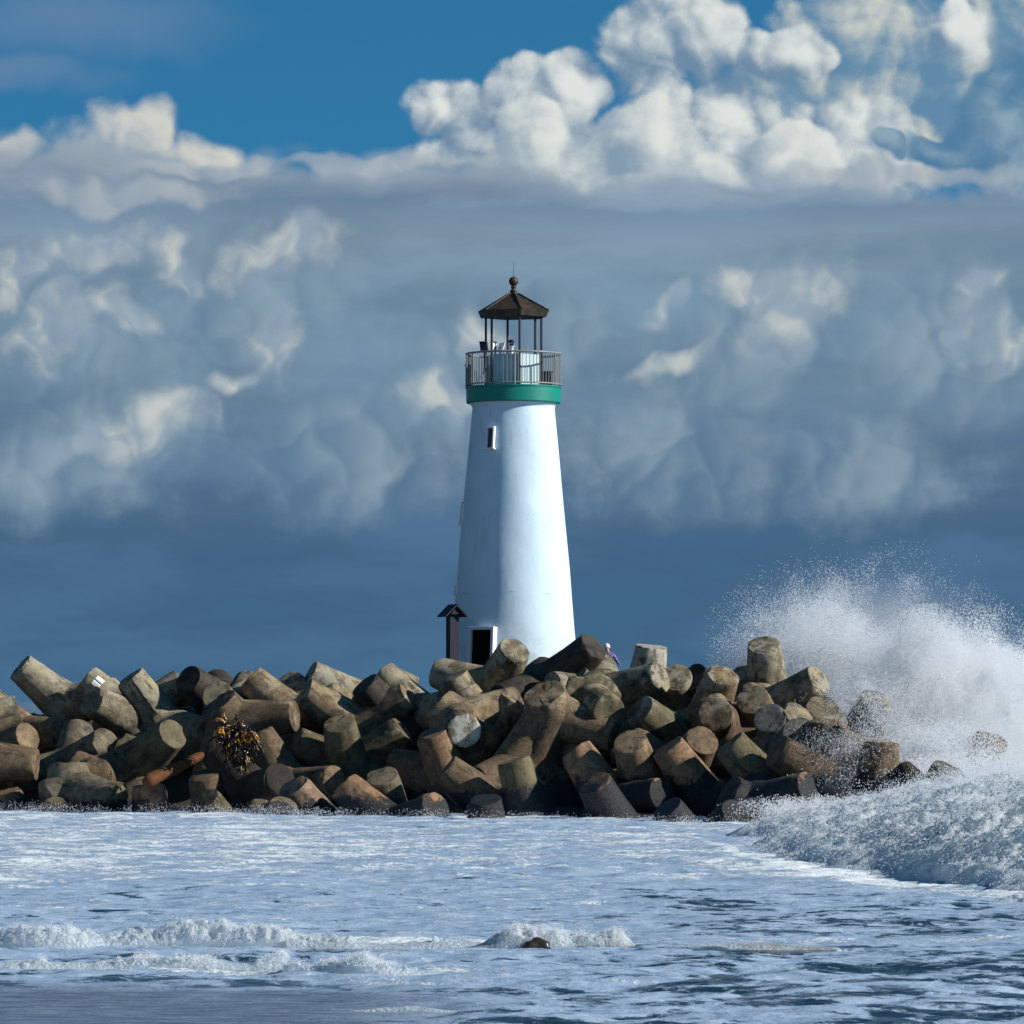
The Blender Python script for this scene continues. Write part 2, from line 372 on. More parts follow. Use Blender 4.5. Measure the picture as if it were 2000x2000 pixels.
Zg = 0.045 * fbm(X * 0.35, Yg * 0.28, X * 0 + 3, 3) + 0.11 * fbm(X * 0.8 + 7, Yg * 1.0, X * 0 + 1, 3, .55) * (0.5 + 0.5 * fbm(X * .12, Yg * .1, X * 0 + 8, 2) + .3)
Zg += 0.026 * fbm(X * 3.2, Yg * 4.0, X * 0 + 2, 3, .55, True)
Zg = Zg * near * amp + 0.35 * surge(X, Yg) * near * np.clip((X - 5) / 3, 0, 1) - 0.02
me = grid_mesh('sea', X, Yg, Zg)
# how much foam lies on the water: thick by the blocks, breaking up towards the open right and the beach
fo = 0.39 + 0.30 * np.clip((Yg - 62) / 45, 0, 1) - 0.12 * np.clip((X + 2) / 6, 0, 1) * np.clip((100 - Yg) / 30, 0, 1)
fo = fo + 0.5 * np.clip(surge(X, Yg), 0, 1) + .40 * np.clip(1 - np.abs(Yg - front_edge(X)) / 7, 0, 1) * np.clip((X - 4) / 2, 0, 1) + .4 * np.clip(1 - np.abs(Yg - 69.8) / 1.6, 0, 1) * np.clip((10 - X) / 3, 0, 1) + .3 * np.clip(1 - np.abs(Yg - 62.5) / 1.2, 0, 1) * np.clip((1 - X) / 2, 0, 1) + 0.12 * fbm(X * 0.15, Yg * 0.08, X * 0 + 5, 3)
fo = fo * (near > 0)
a = me.attributes.new('foam', 'FLOAT', 'POINT'); a.data.foreach_set('value', fo.ravel().astype(np.float32))
a = me.attributes.new('calm', 'FLOAT', 'POINT'); a.data.foreach_set('value', calm.ravel().astype(np.float32))
def sea_mat():
    m, N, b = new_mat('sea_water', rough=0.25, spec=0.5)
    geo = N.new('ShaderNodeNewGeometry'); p = geo.outputs['Position']
    at1 = N.new('ShaderNodeAttribute'); at1.attribute_name = 'foam'; at2 = N.new('ShaderNodeAttribute'); at2.attribute_name = 'calm'
    fo = at1.outputs['Fac']; calm = at2.outputs['Fac']
    p2 = N.vm('MULTIPLY', p, (0.85, 0.95, 1.0))
    big = N.noise(p2, 0.55, 6, 0.62, 0.5); mid = N.noise(p2, 1.9, 7, 0.72, 0.4); fin = N.noise(p, 7.0, 6, 0.7, 0.5)
    cell = N.voro(p2, 2.2, 3, .55, feature='F1')
    f = N.math('ADD', N.math('MULTIPLY', big, 0.55), N.math('MULTIPLY', mid, 0.45))
    f = N.math('ADD', f, N.math('MULTIPLY', N.math('SUBTRACT', fo, 0.5), 0.42))
    film = N.ss(f, 0.385, 0.44)                               # thin milky film
    thick = N.ss(N.math('ADD', f, N.math('MULTIPLY', N.math('SUBTRACT', fin, .5), 0.5)), 0.55, 0.66)   # lacy thick foam
    c = N.mix(film, (0.018, 0.035, 0.055, 1), N.mix(N.ss(mid, .35, .65), (0.24, 0.37, 0.54, 1), (0.44, 0.56, 0.72, 1)))
    c = N.mix(thick, c, (0.86, 0.94, 0.98, 1))
    sw = N.noise(N.vm('MULTIPLY', p, (0.5, 2.2, 1)), 2.5, 5, .6)
    c = N.mix(calm, c, N.mix(N.ss(sw, .35, .68), (0.08, 0.12, 0.19, 1), (0.22, 0.29, 0.39, 1)))
    N.put(b.inputs['Base Color'], c)
    N.put(b.inputs['Roughness'], N.math('ADD', 0.12, N.math('MULTIPLY', film, 0.45)))
    b.inputs['IOR'].default_value = 1.33
    h = N.math('ADD', N.math('MULTIPLY', mid, 0.6), N.math('MULTIPLY', fin, 0.25))
    h = N.math('ADD', h, N.math('MULTIPLY', thick, 0.2))
    bump(N, b, h, 0.8, 0.10)
    return m
sea = tag(mesh_obj('sea', me, sea_mat()), kind='structure')

# sandy beach under the photographer
bx_ = np.linspace(-60, 60, 121); by_ = np.linspace(-60, 47, 100); BX, BY = np.meshgrid(bx_, by_)
BZ = -0.35 + (47 - BY) / 47 * 2.2 + 0.05 * fbm(BX * .3, BY * .3, BX * 0, 3); BZ = np.minimum(BZ, 2.0)
m, N, b = new_mat('wet_sand', rough=0.7)
g_ = N.new('ShaderNodeNewGeometry'); N.put(b.inputs['Base Color'], N.mix(N.noise(g_.outputs['Position'], 3, 6, .7), (.20, .16, .11, 1), (.34, .28, .2, 1)))
tag(mesh_obj('beach', grid_mesh('beach', BX, BY, BZ), m), kind='structure')

# rubble core, filler coloured near black so gaps between blocks read as shade
cx_ = np.arange(-60, 24, 0.35); cy_ = np.arange(150, 190, 0.35); CX, CY = np.meshgrid(cx_, cy_)
endx = np.clip((11.5 - CX) / 5, 0, 1)
prof = np.interp(CY, [150, 154, 163, 166, 180, 190], [-1.6, -0.8, 2.5, 3.0, 3.0, -1.5])
CY = CY - .56 * np.clip(CX, -22, 10) - 3.0; CZ = (prof + 1.6) * endx - 1.6 + 0.35 * fbm(CX * .7, CY * .7, CX * 0 + 4, 4, .6, True) * (prof < 2.9)
m, N, b = new_mat('gap_shade_rubble', rough=0.9)
g_ = N.new('ShaderNodeNewGeometry'); N.put(b.inputs['Base Color'], N.mix(N.noise(g_.outputs['Position'], 2, 6, .7), (.025, .023, .02, 1), (.09, .08, .065, 1)))
tag(mesh_obj('breakwater_core', grid_mesh('breakwater_core', CX, CY, CZ), m), kind='structure')

# ------------------------------------------------------------------ lighthouse
LY = 169.0; LX = wx(1003, LY); S = LY / F
def lz(py): return wz(py, LY)
LB = 2.9
lh = empty('lighthouse', (LX, LY, LB))
tag(lh, 'white tapered lighthouse with green gallery band and dark hexagonal roof behind the blocks', 'lighthouse')
m, N, b = new_mat('white_render', rough=0.6, base=(.8, .8, .8, 1), spec=0.3); MAT_WHITE = m
tcn = N.new('ShaderNodeTexCoord'); ob = tcn.outputs['Object']; so_ = N.new('ShaderNodeSeparateXYZ'); N.l.new(ob, so_.inputs[0]); OZ = so_.outputs[2]
blot = N.noise(ob, 0.8, 5, .6); strk = N.noise(N.vm('MULTIPLY', ob, (1, 1, .12)), 3.2, 5, .65)
c = N.mix(N.ss(blot, .35, .7), (.60, .765, .88, 1), (.55, .71, .83, 1)); c = N.mix(N.ss(strk, .55, .75, 0, .35), c, (.50, .57, .60, 1))
rs_ = N.noise(N.vm('MULTIPLY', ob, (1, 1, .07)), 5.5, 4, .6); rtop = N.ss(OZ, lz(1010) - LB, lz(795) - LB, 0, 1)
c = N.mix(N.math('MULTIPLY', N.ss(rs_, .60, .74), N.math('MULTIPLY', rtop, .5)), c, (.34, .24, .15, 1))
c = N.mix(N.math('MULTIPLY', N.ss(N.noise(ob, 2.0, 6, .7), .40, .66), N.ss(OZ, lz(1310) - LB, lz(1190) - LB, .55, 0)), c, (.36, .37, .33, 1))
def crack(zc, wd, ns, amp, soff):
    wob = N.math('MULTIPLY', N.math('SUBTRACT', N.noise(N.vm('ADD', ob, (soff, 0, 0)), ns, 6, .8), .5), amp)
    d = N.math('ABSOLUTE', N.math('ADD', N.math('SUBTRACT', OZ, zc - LB), wob))
    ln = N.ss(d, 0.0, wd, 1.0, 0.0); gate = N.ss(N.noise(N.vm('ADD', ob, (soff * 2, 3, 0)), 1.3, 3, .6), .50, .60)
    return N.math('MULTIPLY', ln, gate)
k1 = crack(lz(1160), .03, 1.6, .40, 0); k2 = crack(lz(1008), .016, .9, 1.6, 11); k3 = crack(lz(890), .012, .8, 2.2, 23)
ck = N.math('MAXIMUM', N.math('MAXIMUM', k1, k2), k3)
c = N.mix(N.math('MULTIPLY', ck, .45), c, (.22, .21, .19, 1)); N.put(b.inputs['Base Color'], c)
bump(N, b, N.math('SUBTRACT', N.math('ADD', N.math('MULTIPLY', N.noise(ob, 1.3, 3, .5), 1.0), N.math('MULTIPLY', N.noise(ob, 9, 5, .6), .12)), N.math('MULTIPLY', ck, .1)), 0.22, 0.10)
bm = bmesh.new()
prof = []
for py, hw in ((1440, 140), (1320, 127.5), (1232, 119), (1113, 109.5), (1006, 100.2), (896, 89.5), (812, 81.5), (800, 80.5)):
    prof.append((hw * S, lz(py) - LB))
fine = []
for (r0, z0), (r1, z1) in zip(prof, prof[1:]):
    for k in range(10): fine.append((r0 + (r1 - r0) * k / 10, z0 + (z1 - z0) * k / 10))
fine += [(80.3 * S, lz(799) - LB), (80.6 * S, lz(796) - LB), (82 * S, lz(793) - LB), (85 * S, lz(790) - LB), (86.5 * S, lz(788.2) - LB), (40 * S, lz(788) - LB)]
lathe(bm, fine, 128)
for v in bm.verts:     # hand-trowelled, never quite round
    a_ = math.atan2(v.co.x, v.co.y); r_ = 1 + .0035 * math.sin(3 * a_ + v.co.z * .8) + .0025 * math.sin(7 * a_ - v.co.z * 1.7)
    v.co.x *= r_; v.co.y *= r_
bm_obj('tower', bm, MAT_WHITE, lh, True)
def tower_r(py): return np.interp(py, [800, 812, 896, 1006, 1113, 1232, 1320], [80.5, 81.5, 89.5, 100.2, 109.5, 119, 127.5]) * S

MAT_GREEN, N, b = new_mat('green_paint', rough=0.45, base=(.0, .30, .19, 1), spec=.4)
ob = N.new('ShaderNodeTexCoord').outputs['Object']
N.put(b.inputs['Base Color'], N.mix(N.ss(N.noise(ob, 3, 6, .7), .5, .7, 0, .5), (.001, .22, .165, 1), (.02, .15, .125, 1)))
bm = bmesh.new()
zt, zb = lz(756) - LB, lz(788) - LB
lathe(bm, [(40 * S, zb), (91.5 * S, zb), (92.5 * S, zb + .03), (92.6 * S, zt - .06), (94.2 * S, zt - .05), (94.2 * S, zt), (30 * S, zt)], 128)
band = bm_obj('gallery_band', bm, MAT_GREEN, lh)
MAT_RAILW, N, b = new_mat('rail_paint', rough=0.4, base=(.24, .25, .25, 1), spec=.4)
MAT_DARKM, N, b = new_mat('dark_metal', rough=0.5, base=(.02, .022, .025, 1), spec=.4)
MAT_ROOF, N, b = new_mat('rusty_roof', rough=0.55, spec=.5)
ob = N.new('ShaderNodeTexCoord').outputs['Object']
N.put(b.inputs['Base Color'], N.mix(N.ss(N.noise(ob, 2.5, 6, .7, .5), .38, .65), (.012, .010, .008, 1), (.055, .032, .016, 1)))
rail = empty('railing', (0, 0, zt)); rail.parent = lh
RR = 92.5 * S; rb = .07; rt = lz(692) - LB - zt
bm = bmesh.new(); ringtube(bm, RR, rt, .035); bm_obj('top_rail', bm, MAT_RAILW, rail, True)
bm = bmesh.new(); ringtube(bm, RR, rb, .028); bm_obj('bottom_rail', bm, MAT_RAILW, rail, True)
NB = 78
for i in range(NB):
    a_ = 2 * math.pi * (i + .3) / NB; p = Vector((RR * math.sin(a_), -RR * math.cos(a_), 0))
    bm = bmesh.new(); post = i % 13 == 0
    tube(bm, p + Vector((0, 0, -.01 if post else rb)), p + Vector((0, 0, rt)), .032 if post else .012, seg=8)
    bm_obj('rail_post' if post else 'baluster', bm, MAT_RAILW, rail)
# lantern: hexagonal wall, six posts, roof
TH = math.radians(11.8); RP = 57 * S
def hexpt(R, k, z): a_ = TH + k * math.pi / 3; return Vector((R * math.sin(a_), -R * math.cos(a_), z))
MAT_PANEL, N, b = new_mat('pale_panel', rough=0.5, base=(.42, .56, .60, 1), spec=.4)
bm = bmesh.new(); zw = lz(694) - LB
lathe(bm, [(RP * .965, zt + .002), (RP * .965, zw), (RP * .90, zw), (RP * .90, zt + .002)], 6, TH, closed=True); bm_obj('lantern_wall', bm, MAT_PANEL, lh)
bm = bmesh.new(); lathe(bm, [(RP * .88, zt + .75), (.01, zt + .76)], 6, TH); bm_obj('lantern_floor', bm, MAT_DARKM, lh)
zr = lz(619) - LB
for k in range(6):
    bm = bmesh.new(); p = hexpt(RP, k, 0); tube(bm, p + Vector((0, 0, zt + .003)), p + Vector((0, 0, zr)), .042, seg=8); bm_obj('lantern_post', bm, MAT_DARKM, lh)
bm = bmesh.new(); z0 = lz(620) - LB
RF = 72.5 * S
lathe(bm, [(.02, z0 + .03), (RF * .90, z0), (RF * .935, z0), (RF, lz(608.5) - LB), (RF * .55, lz(591.5) - LB), (RF * .2, lz(577.5) - LB), (RF * .11, lz(572) - LB), (.02, lz(571) - LB)], 6, TH)
roof = bm_obj('roof', bm, MAT_ROOF, lh)
bm = bmesh.new()
for k in range(6):
    tube(bm, hexpt(RF * 1.0, k, lz(608) - LB), hexpt(RF * .13, k, lz(573) - LB), .028, seg=6)
bm_obj('hip_seam', bm, MAT_ROOF, roof)
bm = bmesh.new()
fp = [(.15, 577), (.155, 573), (.10, 571), (.13, 570), (.14, 568), (.09, 566.5), (.075, 563), (.10, 561), (.105, 559.5), (.05, 558)]
for t in np.linspace(-1.25, 1.5, 16): fp.append((max(.004, 9.2 * S * math.cos(t)), 549.5 - 9.2 * math.sin(t)))
lathe(bm, [(r, lz(py) - LB) for r, py in fp], 24); fin = bm_obj('finial', bm, MAT_ROOF, roof, True)
bm = bmesh.new(); tube(bm, (0, 0, lz(541) - LB), (0, 0, lz(509) - LB), .014, .006, 6); bm_obj('lightning_rod', bm, MAT_DARKM, roof)
# door and windows, each facing outward at its azimuth
MAT_VOID, N, b = new_mat('door_shade_black', rough=.9, base=(.004, .004, .005, 1), spec=.1)  # near-black colour on a solid panel stands in for shade in the doorway
MAT_GLASS, N, b = new_mat('dim_glass', rough=.12, base=(.015, .02, .03, 1), spec=.6)
MAT_TRIM, N, b = new_mat('trim_paint', rough=.5, base=(.8, .8, .8, 1))
def facing(azd, py, extra=0):
    a_ = math.radians(azd); R = tower_r(py) + extra
    return Vector((R * math.sin(a_), -R * math.cos(a_), lz(py) - LB)), a_
def opening(name, azd, py0, py1, wid, fw, proud, inner, round_top=False, sill=True):
    pc, a_ = facing(azd, (py0 + py1) / 2); h = (py1 - py0) * S; lean = math.atan((tower_r(py1) - tower_r(py0)) / h)
    e = empty(name, pc); e.parent = lh; e.rotation_euler = (0, 0, a_)
    # local: -Y outward
    fr = bmesh.new(); T = Matrix.Rotation(-lean, 3, 'X')
    for sx in (-1, 1): box(fr, Vector((sx * (wid / 2 + fw / 2), -proud / 2 + .03, 0)), (fw, proud + .12, h + 2 * fw))
    box(fr, Vector((0, -proud / 2 + .03, h / 2 + fw / 2)), (wid - .004, proud + .12, fw))
    if sill: box(fr, Vector((0, -proud / 2 - .01, -h / 2 - fw / 2 - .002)), (wid + 3.2 * fw, proud + .10, fw * .8))
    bmesh.ops.transform(fr, matrix=T.to_4x4(), verts=fr.verts)
    bmesh.ops.bevel(fr, geom=fr.edges[:], offset=.008, segments=1, affect='EDGES')
    f = bm_obj('frame', fr, MAT_TRIM, e)
    pn = bmesh.new(); box(pn, Vector((0, -.02, 0)), (wid - .004, .06, h - .004)); bmesh.ops.transform(pn, matrix=T.to_4x4(), verts=pn.verts)
    bm_obj(inner[0], pn, inner[1], e); return e
opening('window', -30, 841, 879, .20, .065, .10, ('pane', MAT_GLASS))
opening('window', -82, 984, 1024, .20, .05, .05, ('pane', MAT_GLASS))
opening('vent', -80, 1146, 1161, .20, .03, .05, ('grille', MAT_TRIM))
opening('door', -29, 1232, 1345, .80, .11, .16, ('door_shade_panel', MAT_VOID), sill=False)
# things on the gallery deck and in the lantern
def up(o, lab, cat): return tag(o, lab, cat)
LP = Vector((LX, LY, LB))
MAT_CHAR, N, b = new_mat('charcoal_plastic', rough=.6, base=(.012, .012, .014, 1))
def rbox(name, c, s, rz, mat, bev=.03):
    e = bpy.data.objects
    bm = bmesh.new(); box(bm, Vector((0, 0, s[2] / 2)), s); bmesh.ops.bevel(bm, geom=bm.edges[:], offset=bev, segments=2, affect='EDGES')
    o = bm_obj(name, bm, mat); o.location = c; o.rotation_euler = (0, 0, rz); return o
deck = LB + zt
bo = rbox('battery_box', (LX + wx(1067, LY) - LX, LY + .0, deck), (.36, .5, .50), .1, MAT_CHAR)
bm = bmesh.new(); box(bm, Vector((0, 0, .525)), (.40, .54, .05)); bm_obj('lid', bm, MAT_CHAR, bo)
up(bo, 'black box on the gallery deck at the sunlit right of the lantern', 'box')
bo = rbox('equipment_cabinet', (wx(914.5, LY), LY + .35, deck), (.20, .45, .78), .0, MAT_CHAR)
bm = bmesh.new(); box(bm, Vector((0, 0, .80)), (.24, .49, .04)); bm_obj('lid', bm, MAT_CHAR, bo)
up(bo, 'tall dark cabinet on the shaded left of the gallery deck', 'cabinet')
MAT_SOLAR, N, b = new_mat('solar_cell', rough=.25, base=(.01, .015, .04, 1), spec=.6)
MAT_ALU, N, b = new_mat('panel_back', rough=.4, base=(.75, .77, .78, 1), spec=.5)
def solar(px, py, rz, tilt, wd, ht, lab):
    e = empty('solar_panel', (wx(px, LY), LY, LB + zw)); tag(e, lab, 'solar panel', 'solar panels in the lantern')
    R = Matrix.Rotation(rz, 3, 'Z') @ Matrix.Rotation(tilt, 3, 'X'); c = Vector((0, 0, lz(py) - LB - zw))
    bm = bmesh.new(); box(bm, c, (wd, .03, ht), R); bm_obj('panel_frame', bm, MAT_ALU, e)
    bm = bmesh.new(); box(bm, c + R @ Vector((0, -.02, 0)), (wd - .04, .012, ht - .04), R); bm_obj('cell_sheet', bm, MAT_SOLAR, e)
    bm = bmesh.new(); tube(bm, (0, .06, -.65), c + R @ Vector((0, .04, 0)), .02, seg=6); bm_obj('bracket', bm, MAT_DARKM, e)
solar(945, 676, math.radians(-35), .25, .34, .36, 'dark solar panel at the left lantern post, face in shade')
solar(965.5, 676, math.radians(-118), -.1, .34, .34, 'narrow white backed solar panel beside the second lantern post')
solar(979, 678, math.radians(118), .35, .40, .32, 'bright white triangular looking panel next to the lamp')
e = empty('beacon_lamp', (wx(999, LY), LY - .1, LB + zt + .76)); tag(e, 'small beacon lamp with black cap standing in the middle of the open lantern', 'beacon')
o0 = LB + zt + .76
def bz(py): return lz(py) - o0
bm = bmesh.new(); lathe(bm, [(.01, 0), (.15, 0), (.08, .04), (.08, bz(689)), (.075, bz(688)), (.085, bz(680)), (.115, bz(678)), (.115, bz(676.5)), (.01, bz(676.4))], 20); bm_obj('pedestal', bm, MAT_ALU, e, False)
bm = bmesh.new(); lathe(bm, [(.06, bz(676.4) + .003), (.07, bz(674)), (.06, bz(671)), (.01, bz(670.8))], 20); bm_obj('lens', bm, MAT_GLASS, e)
bm = bmesh.new(); lathe(bm, [(.01, bz(669.8)), (.10, bz(669.6)), (.115, bz(668)), (.09, bz(665)), (.04, bz(663.5)), (.01, bz(663.3))], 20); bm_obj('lamp_cap', bm, MAT_CHAR, e)
for k in range(4):
    bm = bmesh.new(); a_ = k * math.pi / 2 + .6; tube(bm, (.085 * math.sin(a_), .085 * math.cos(a_), bz(676.5)), (.085 * math.sin(a_), .085 * math.cos(a_), bz(669.5)), .008, seg=6); bm_obj('guard_rod', bm, MAT_CHAR, e)

# memorial box with a little gable roof, left of the tower
KY = 166.0
MAT_KIOSK, N, b = new_mat('weathered_navy_timber', rough=.8, base=(.028, .028, .045, 1))
kx = wx(884, KY); kz0 = 2.6
ke = empty('roofed_post', (kx, KY, kz0)); ke.rotation_euler = (0, 0, math.radians(24))
tag(ke, 'tall dark square post with a small gable roof beside the left foot of the lighthouse', 'post')
hz_ = wz(1200, KY) - kz0
bm = bmesh.new(); box(bm, Vector((0, 0, hz_ / 2)), (.36, .36, hz_)); bmesh.ops.bevel(bm, geom=bm.edges[:], offset=.012, segments=1, affect='EDGES'); bm_obj('shaft', bm, MAT_KIOSK, ke)
bm = bmesh.new()
for sx in (-1, 1):
    R = Matrix.Rotation(sx * math.radians(44), 3, 'Y'); box(bm, Vector((sx * .20, 0, hz_ + .13)), (.60, .78, .045), R)
bm_obj('gable_roof', bm, MAT_KIOSK, ke)
bm = bmesh.new(); vs = [bm.verts.new(v) for v in ((-.17, -.3, hz_ + .01), (.17, -.3, hz_ + .01), (0, -.3, hz_ + .26), (-.17, .3, hz_ + .01), (.17, .3, hz_ + .01), (0, .3, hz_ + .26))]
for f in ((0, 1, 2), (5, 4, 3), (0, 2, 5, 3), (1, 4, 5, 2), (0, 3, 4, 1)): bm.faces.new([vs[i] for i in f])
bm_obj('gable_head', bm, MAT_KIOSK, ke)

# ------------------------------------------------------------------ tetrapods
LEG = 2.18; RE = 0.53; RB = 0.84
AX = [Vector((0, 0, 1))] + [Vector((math.sqrt(8 / 9) * math.cos(a), math.sqrt(8 / 9) * math.sin(a), -1 / 3)) for a in (0, 2 * math.pi / 3, 4 * math.pi / 3)]
def tetrapod_mesh(seed, broken=()):
    # a leg listed in broken has snapped off near the body, as storms do to these blocks
    bm = bmesh.new(); NS = 48
    for ai, a in enumerate(AX):
        LG = LEG if ai not in broken else 0.85; RC = RE if ai not in broken else None
        others = [x for j, x in enumerate(AX) if j != ai]
        e1 = (others[0] - a * others[0].dot(a)).normalized(); e2 = a.cross(e1)
        rings = []
        def rad(t):
            u = max(0., (LEG - t) / LEG); return RE + (RB - RE) * (0.72 * u + 0.28 * u ** 4)
        cols = []
        for i in range(NS):
            ph = 2 * math.pi * i / NS; e = e1 * math.cos(ph) + e2 * math.sin(ph); eb = max(e.dot(o) for o in others)
            t = 0.4
            for _ in range(30): t = rad(t) * eb * .75
            pts = []; rc = rad(LG); tip = LG
            for k in (.25, .5, .75, .93): pts.append(a * tip + e * (rc * k))
            for (dr, dt) in ((.98, .003), (1.0, .03), (1.008, .08)): pts.append(a * (tip - dt) + e * (rc * dr))
            n = 16
            for k in range(1, n + 1):
                tt = (tip - .08) + (t - (tip - .08)) * k / n
                pts.append(a * tt + e * rad(tt))
            cols.append([bm.verts.new(p) for p in pts])
        cen = bm.verts.new(a * LG)
        for i in range(NS):
            A = cols[i]; B = cols[(i + 1) % NS]; bm.faces.new((cen, A[0], B[0]))
            for k in range(len(A) - 1): bm.faces.new((A[k], A[k + 1], B[k + 1], B[k]))
    bmesh.ops.remove_doubles(bm, verts=bm.verts, dist=.004)
    bmesh.ops.recalc_face_normals(bm, faces=bm.faces[:])
    me = bpy.data.meshes.new('tetrapod'); bm.to_mesh(me); bm.free()
    n = len(me.vertices); co = np.empty(n * 3, np.float32); me.vertices.foreach_get('co', co); co = co.reshape(-1, 3)
    no = np.empty(n * 3, np.float32); me.vertices.foreach_get('normal', no); no = no.reshape(-1, 3)
    s = seed * 13.7; x, y, z = co[:, 0] + s, co[:, 1] + s, co[:, 2] + s
    d = .022 * fbm(x * 1.3, y * 1.3, z * 1.3, 3) + .012 * fbm(x * 6, y * 6, z * 6, 3, .6)
    # chipped rims
    rimd = np.min([np.abs(co @ np.array(a) - LEG) + np.abs(np.linalg.norm(co - np.outer(co @ np.array(a), np.array(a)), axis=1) - RE) for a in AX], axis=0)
    ch = np.clip(1 - rimd / .14, 0, 1) * np.clip(fbm(x * 2.3, y * 2.3, z * 2.3, 3) - .05, 0, 1) * .16
    co = co + no * (d - ch)[:, None]
    for ai in broken:
        h_ = np.clip((co @ np.array(AX[ai]) - .70) / .12, 0, 1) * .4; co = co + np.outer(h_ * .28 * fbm(x * 2.5, y * 2.5, z * 2.5, 4, .6), np.array(AX[ai]))
    me.vertices.foreach_set('co', co.astype(np.float32).ravel())
    for p in me.polygons: p.use_smooth = True
    me.update(); me.materials.append(MAT_CONC); return me
TMC = {}
def get_mesh(i, broken):
    k = (i % (5 if not broken else 2), tuple(broken))
    if k not in TMC: TMC[k] = tetrapod_mesh(k[0] + 1 + sum(3 * b_ for b_ in broken), broken)
    return TMC[k]
TONE = {'brown': (.145, .104, .066), 'tan': (.20, .148, .092), 'pale': (.27, .245, .185), 'grey': (.175, .15, .105), 'dark': (.035, .03, .025),
        'rust': (.22, .14, .085), 'white': (.42, .41, .37), 'olive': (.13, .112, .068), 'pink': (.25, .18, .13), 'blue': (.13, .13, .12)}
def depth(py, px): return 147.5 - (px - 700) * .009 + (1595 - py) / 330 * 13.5     # the breakwater runs slightly towards the viewer on the right
count = [0]
def pod(px, py, dx, dy, dz, off, tone, label, roll, broken, sc=1.0):
    d = Vector((dx, -dz, dy)).normalized(); Y = depth(py, px) + off
    cap = at(px, py, Y); cen = cap - d * LEG * sc
    q = Vector((0, 0, 1)).rotation_difference(d)
    M = q.to_matrix() @ Matrix.Rotation(roll, 3, 'Z')
    o = bpy.data.objects.new('tetrapod', get_mesh(count[0], broken)); C.objects.link(o)
    o.matrix_world = Matrix.Translation(cen) @ M.to_4x4() @ Matrix.Scale(sc, 4)
    t = TONE[tone]; j = rnd.uniform(.88, 1.12); o.color = (t[0] * j, t[1] * j, t[2] * j, 1)
    tag(o, label, 'tetrapod', 'concrete tetrapods of the breakwater'); count[0] += 1
    return o
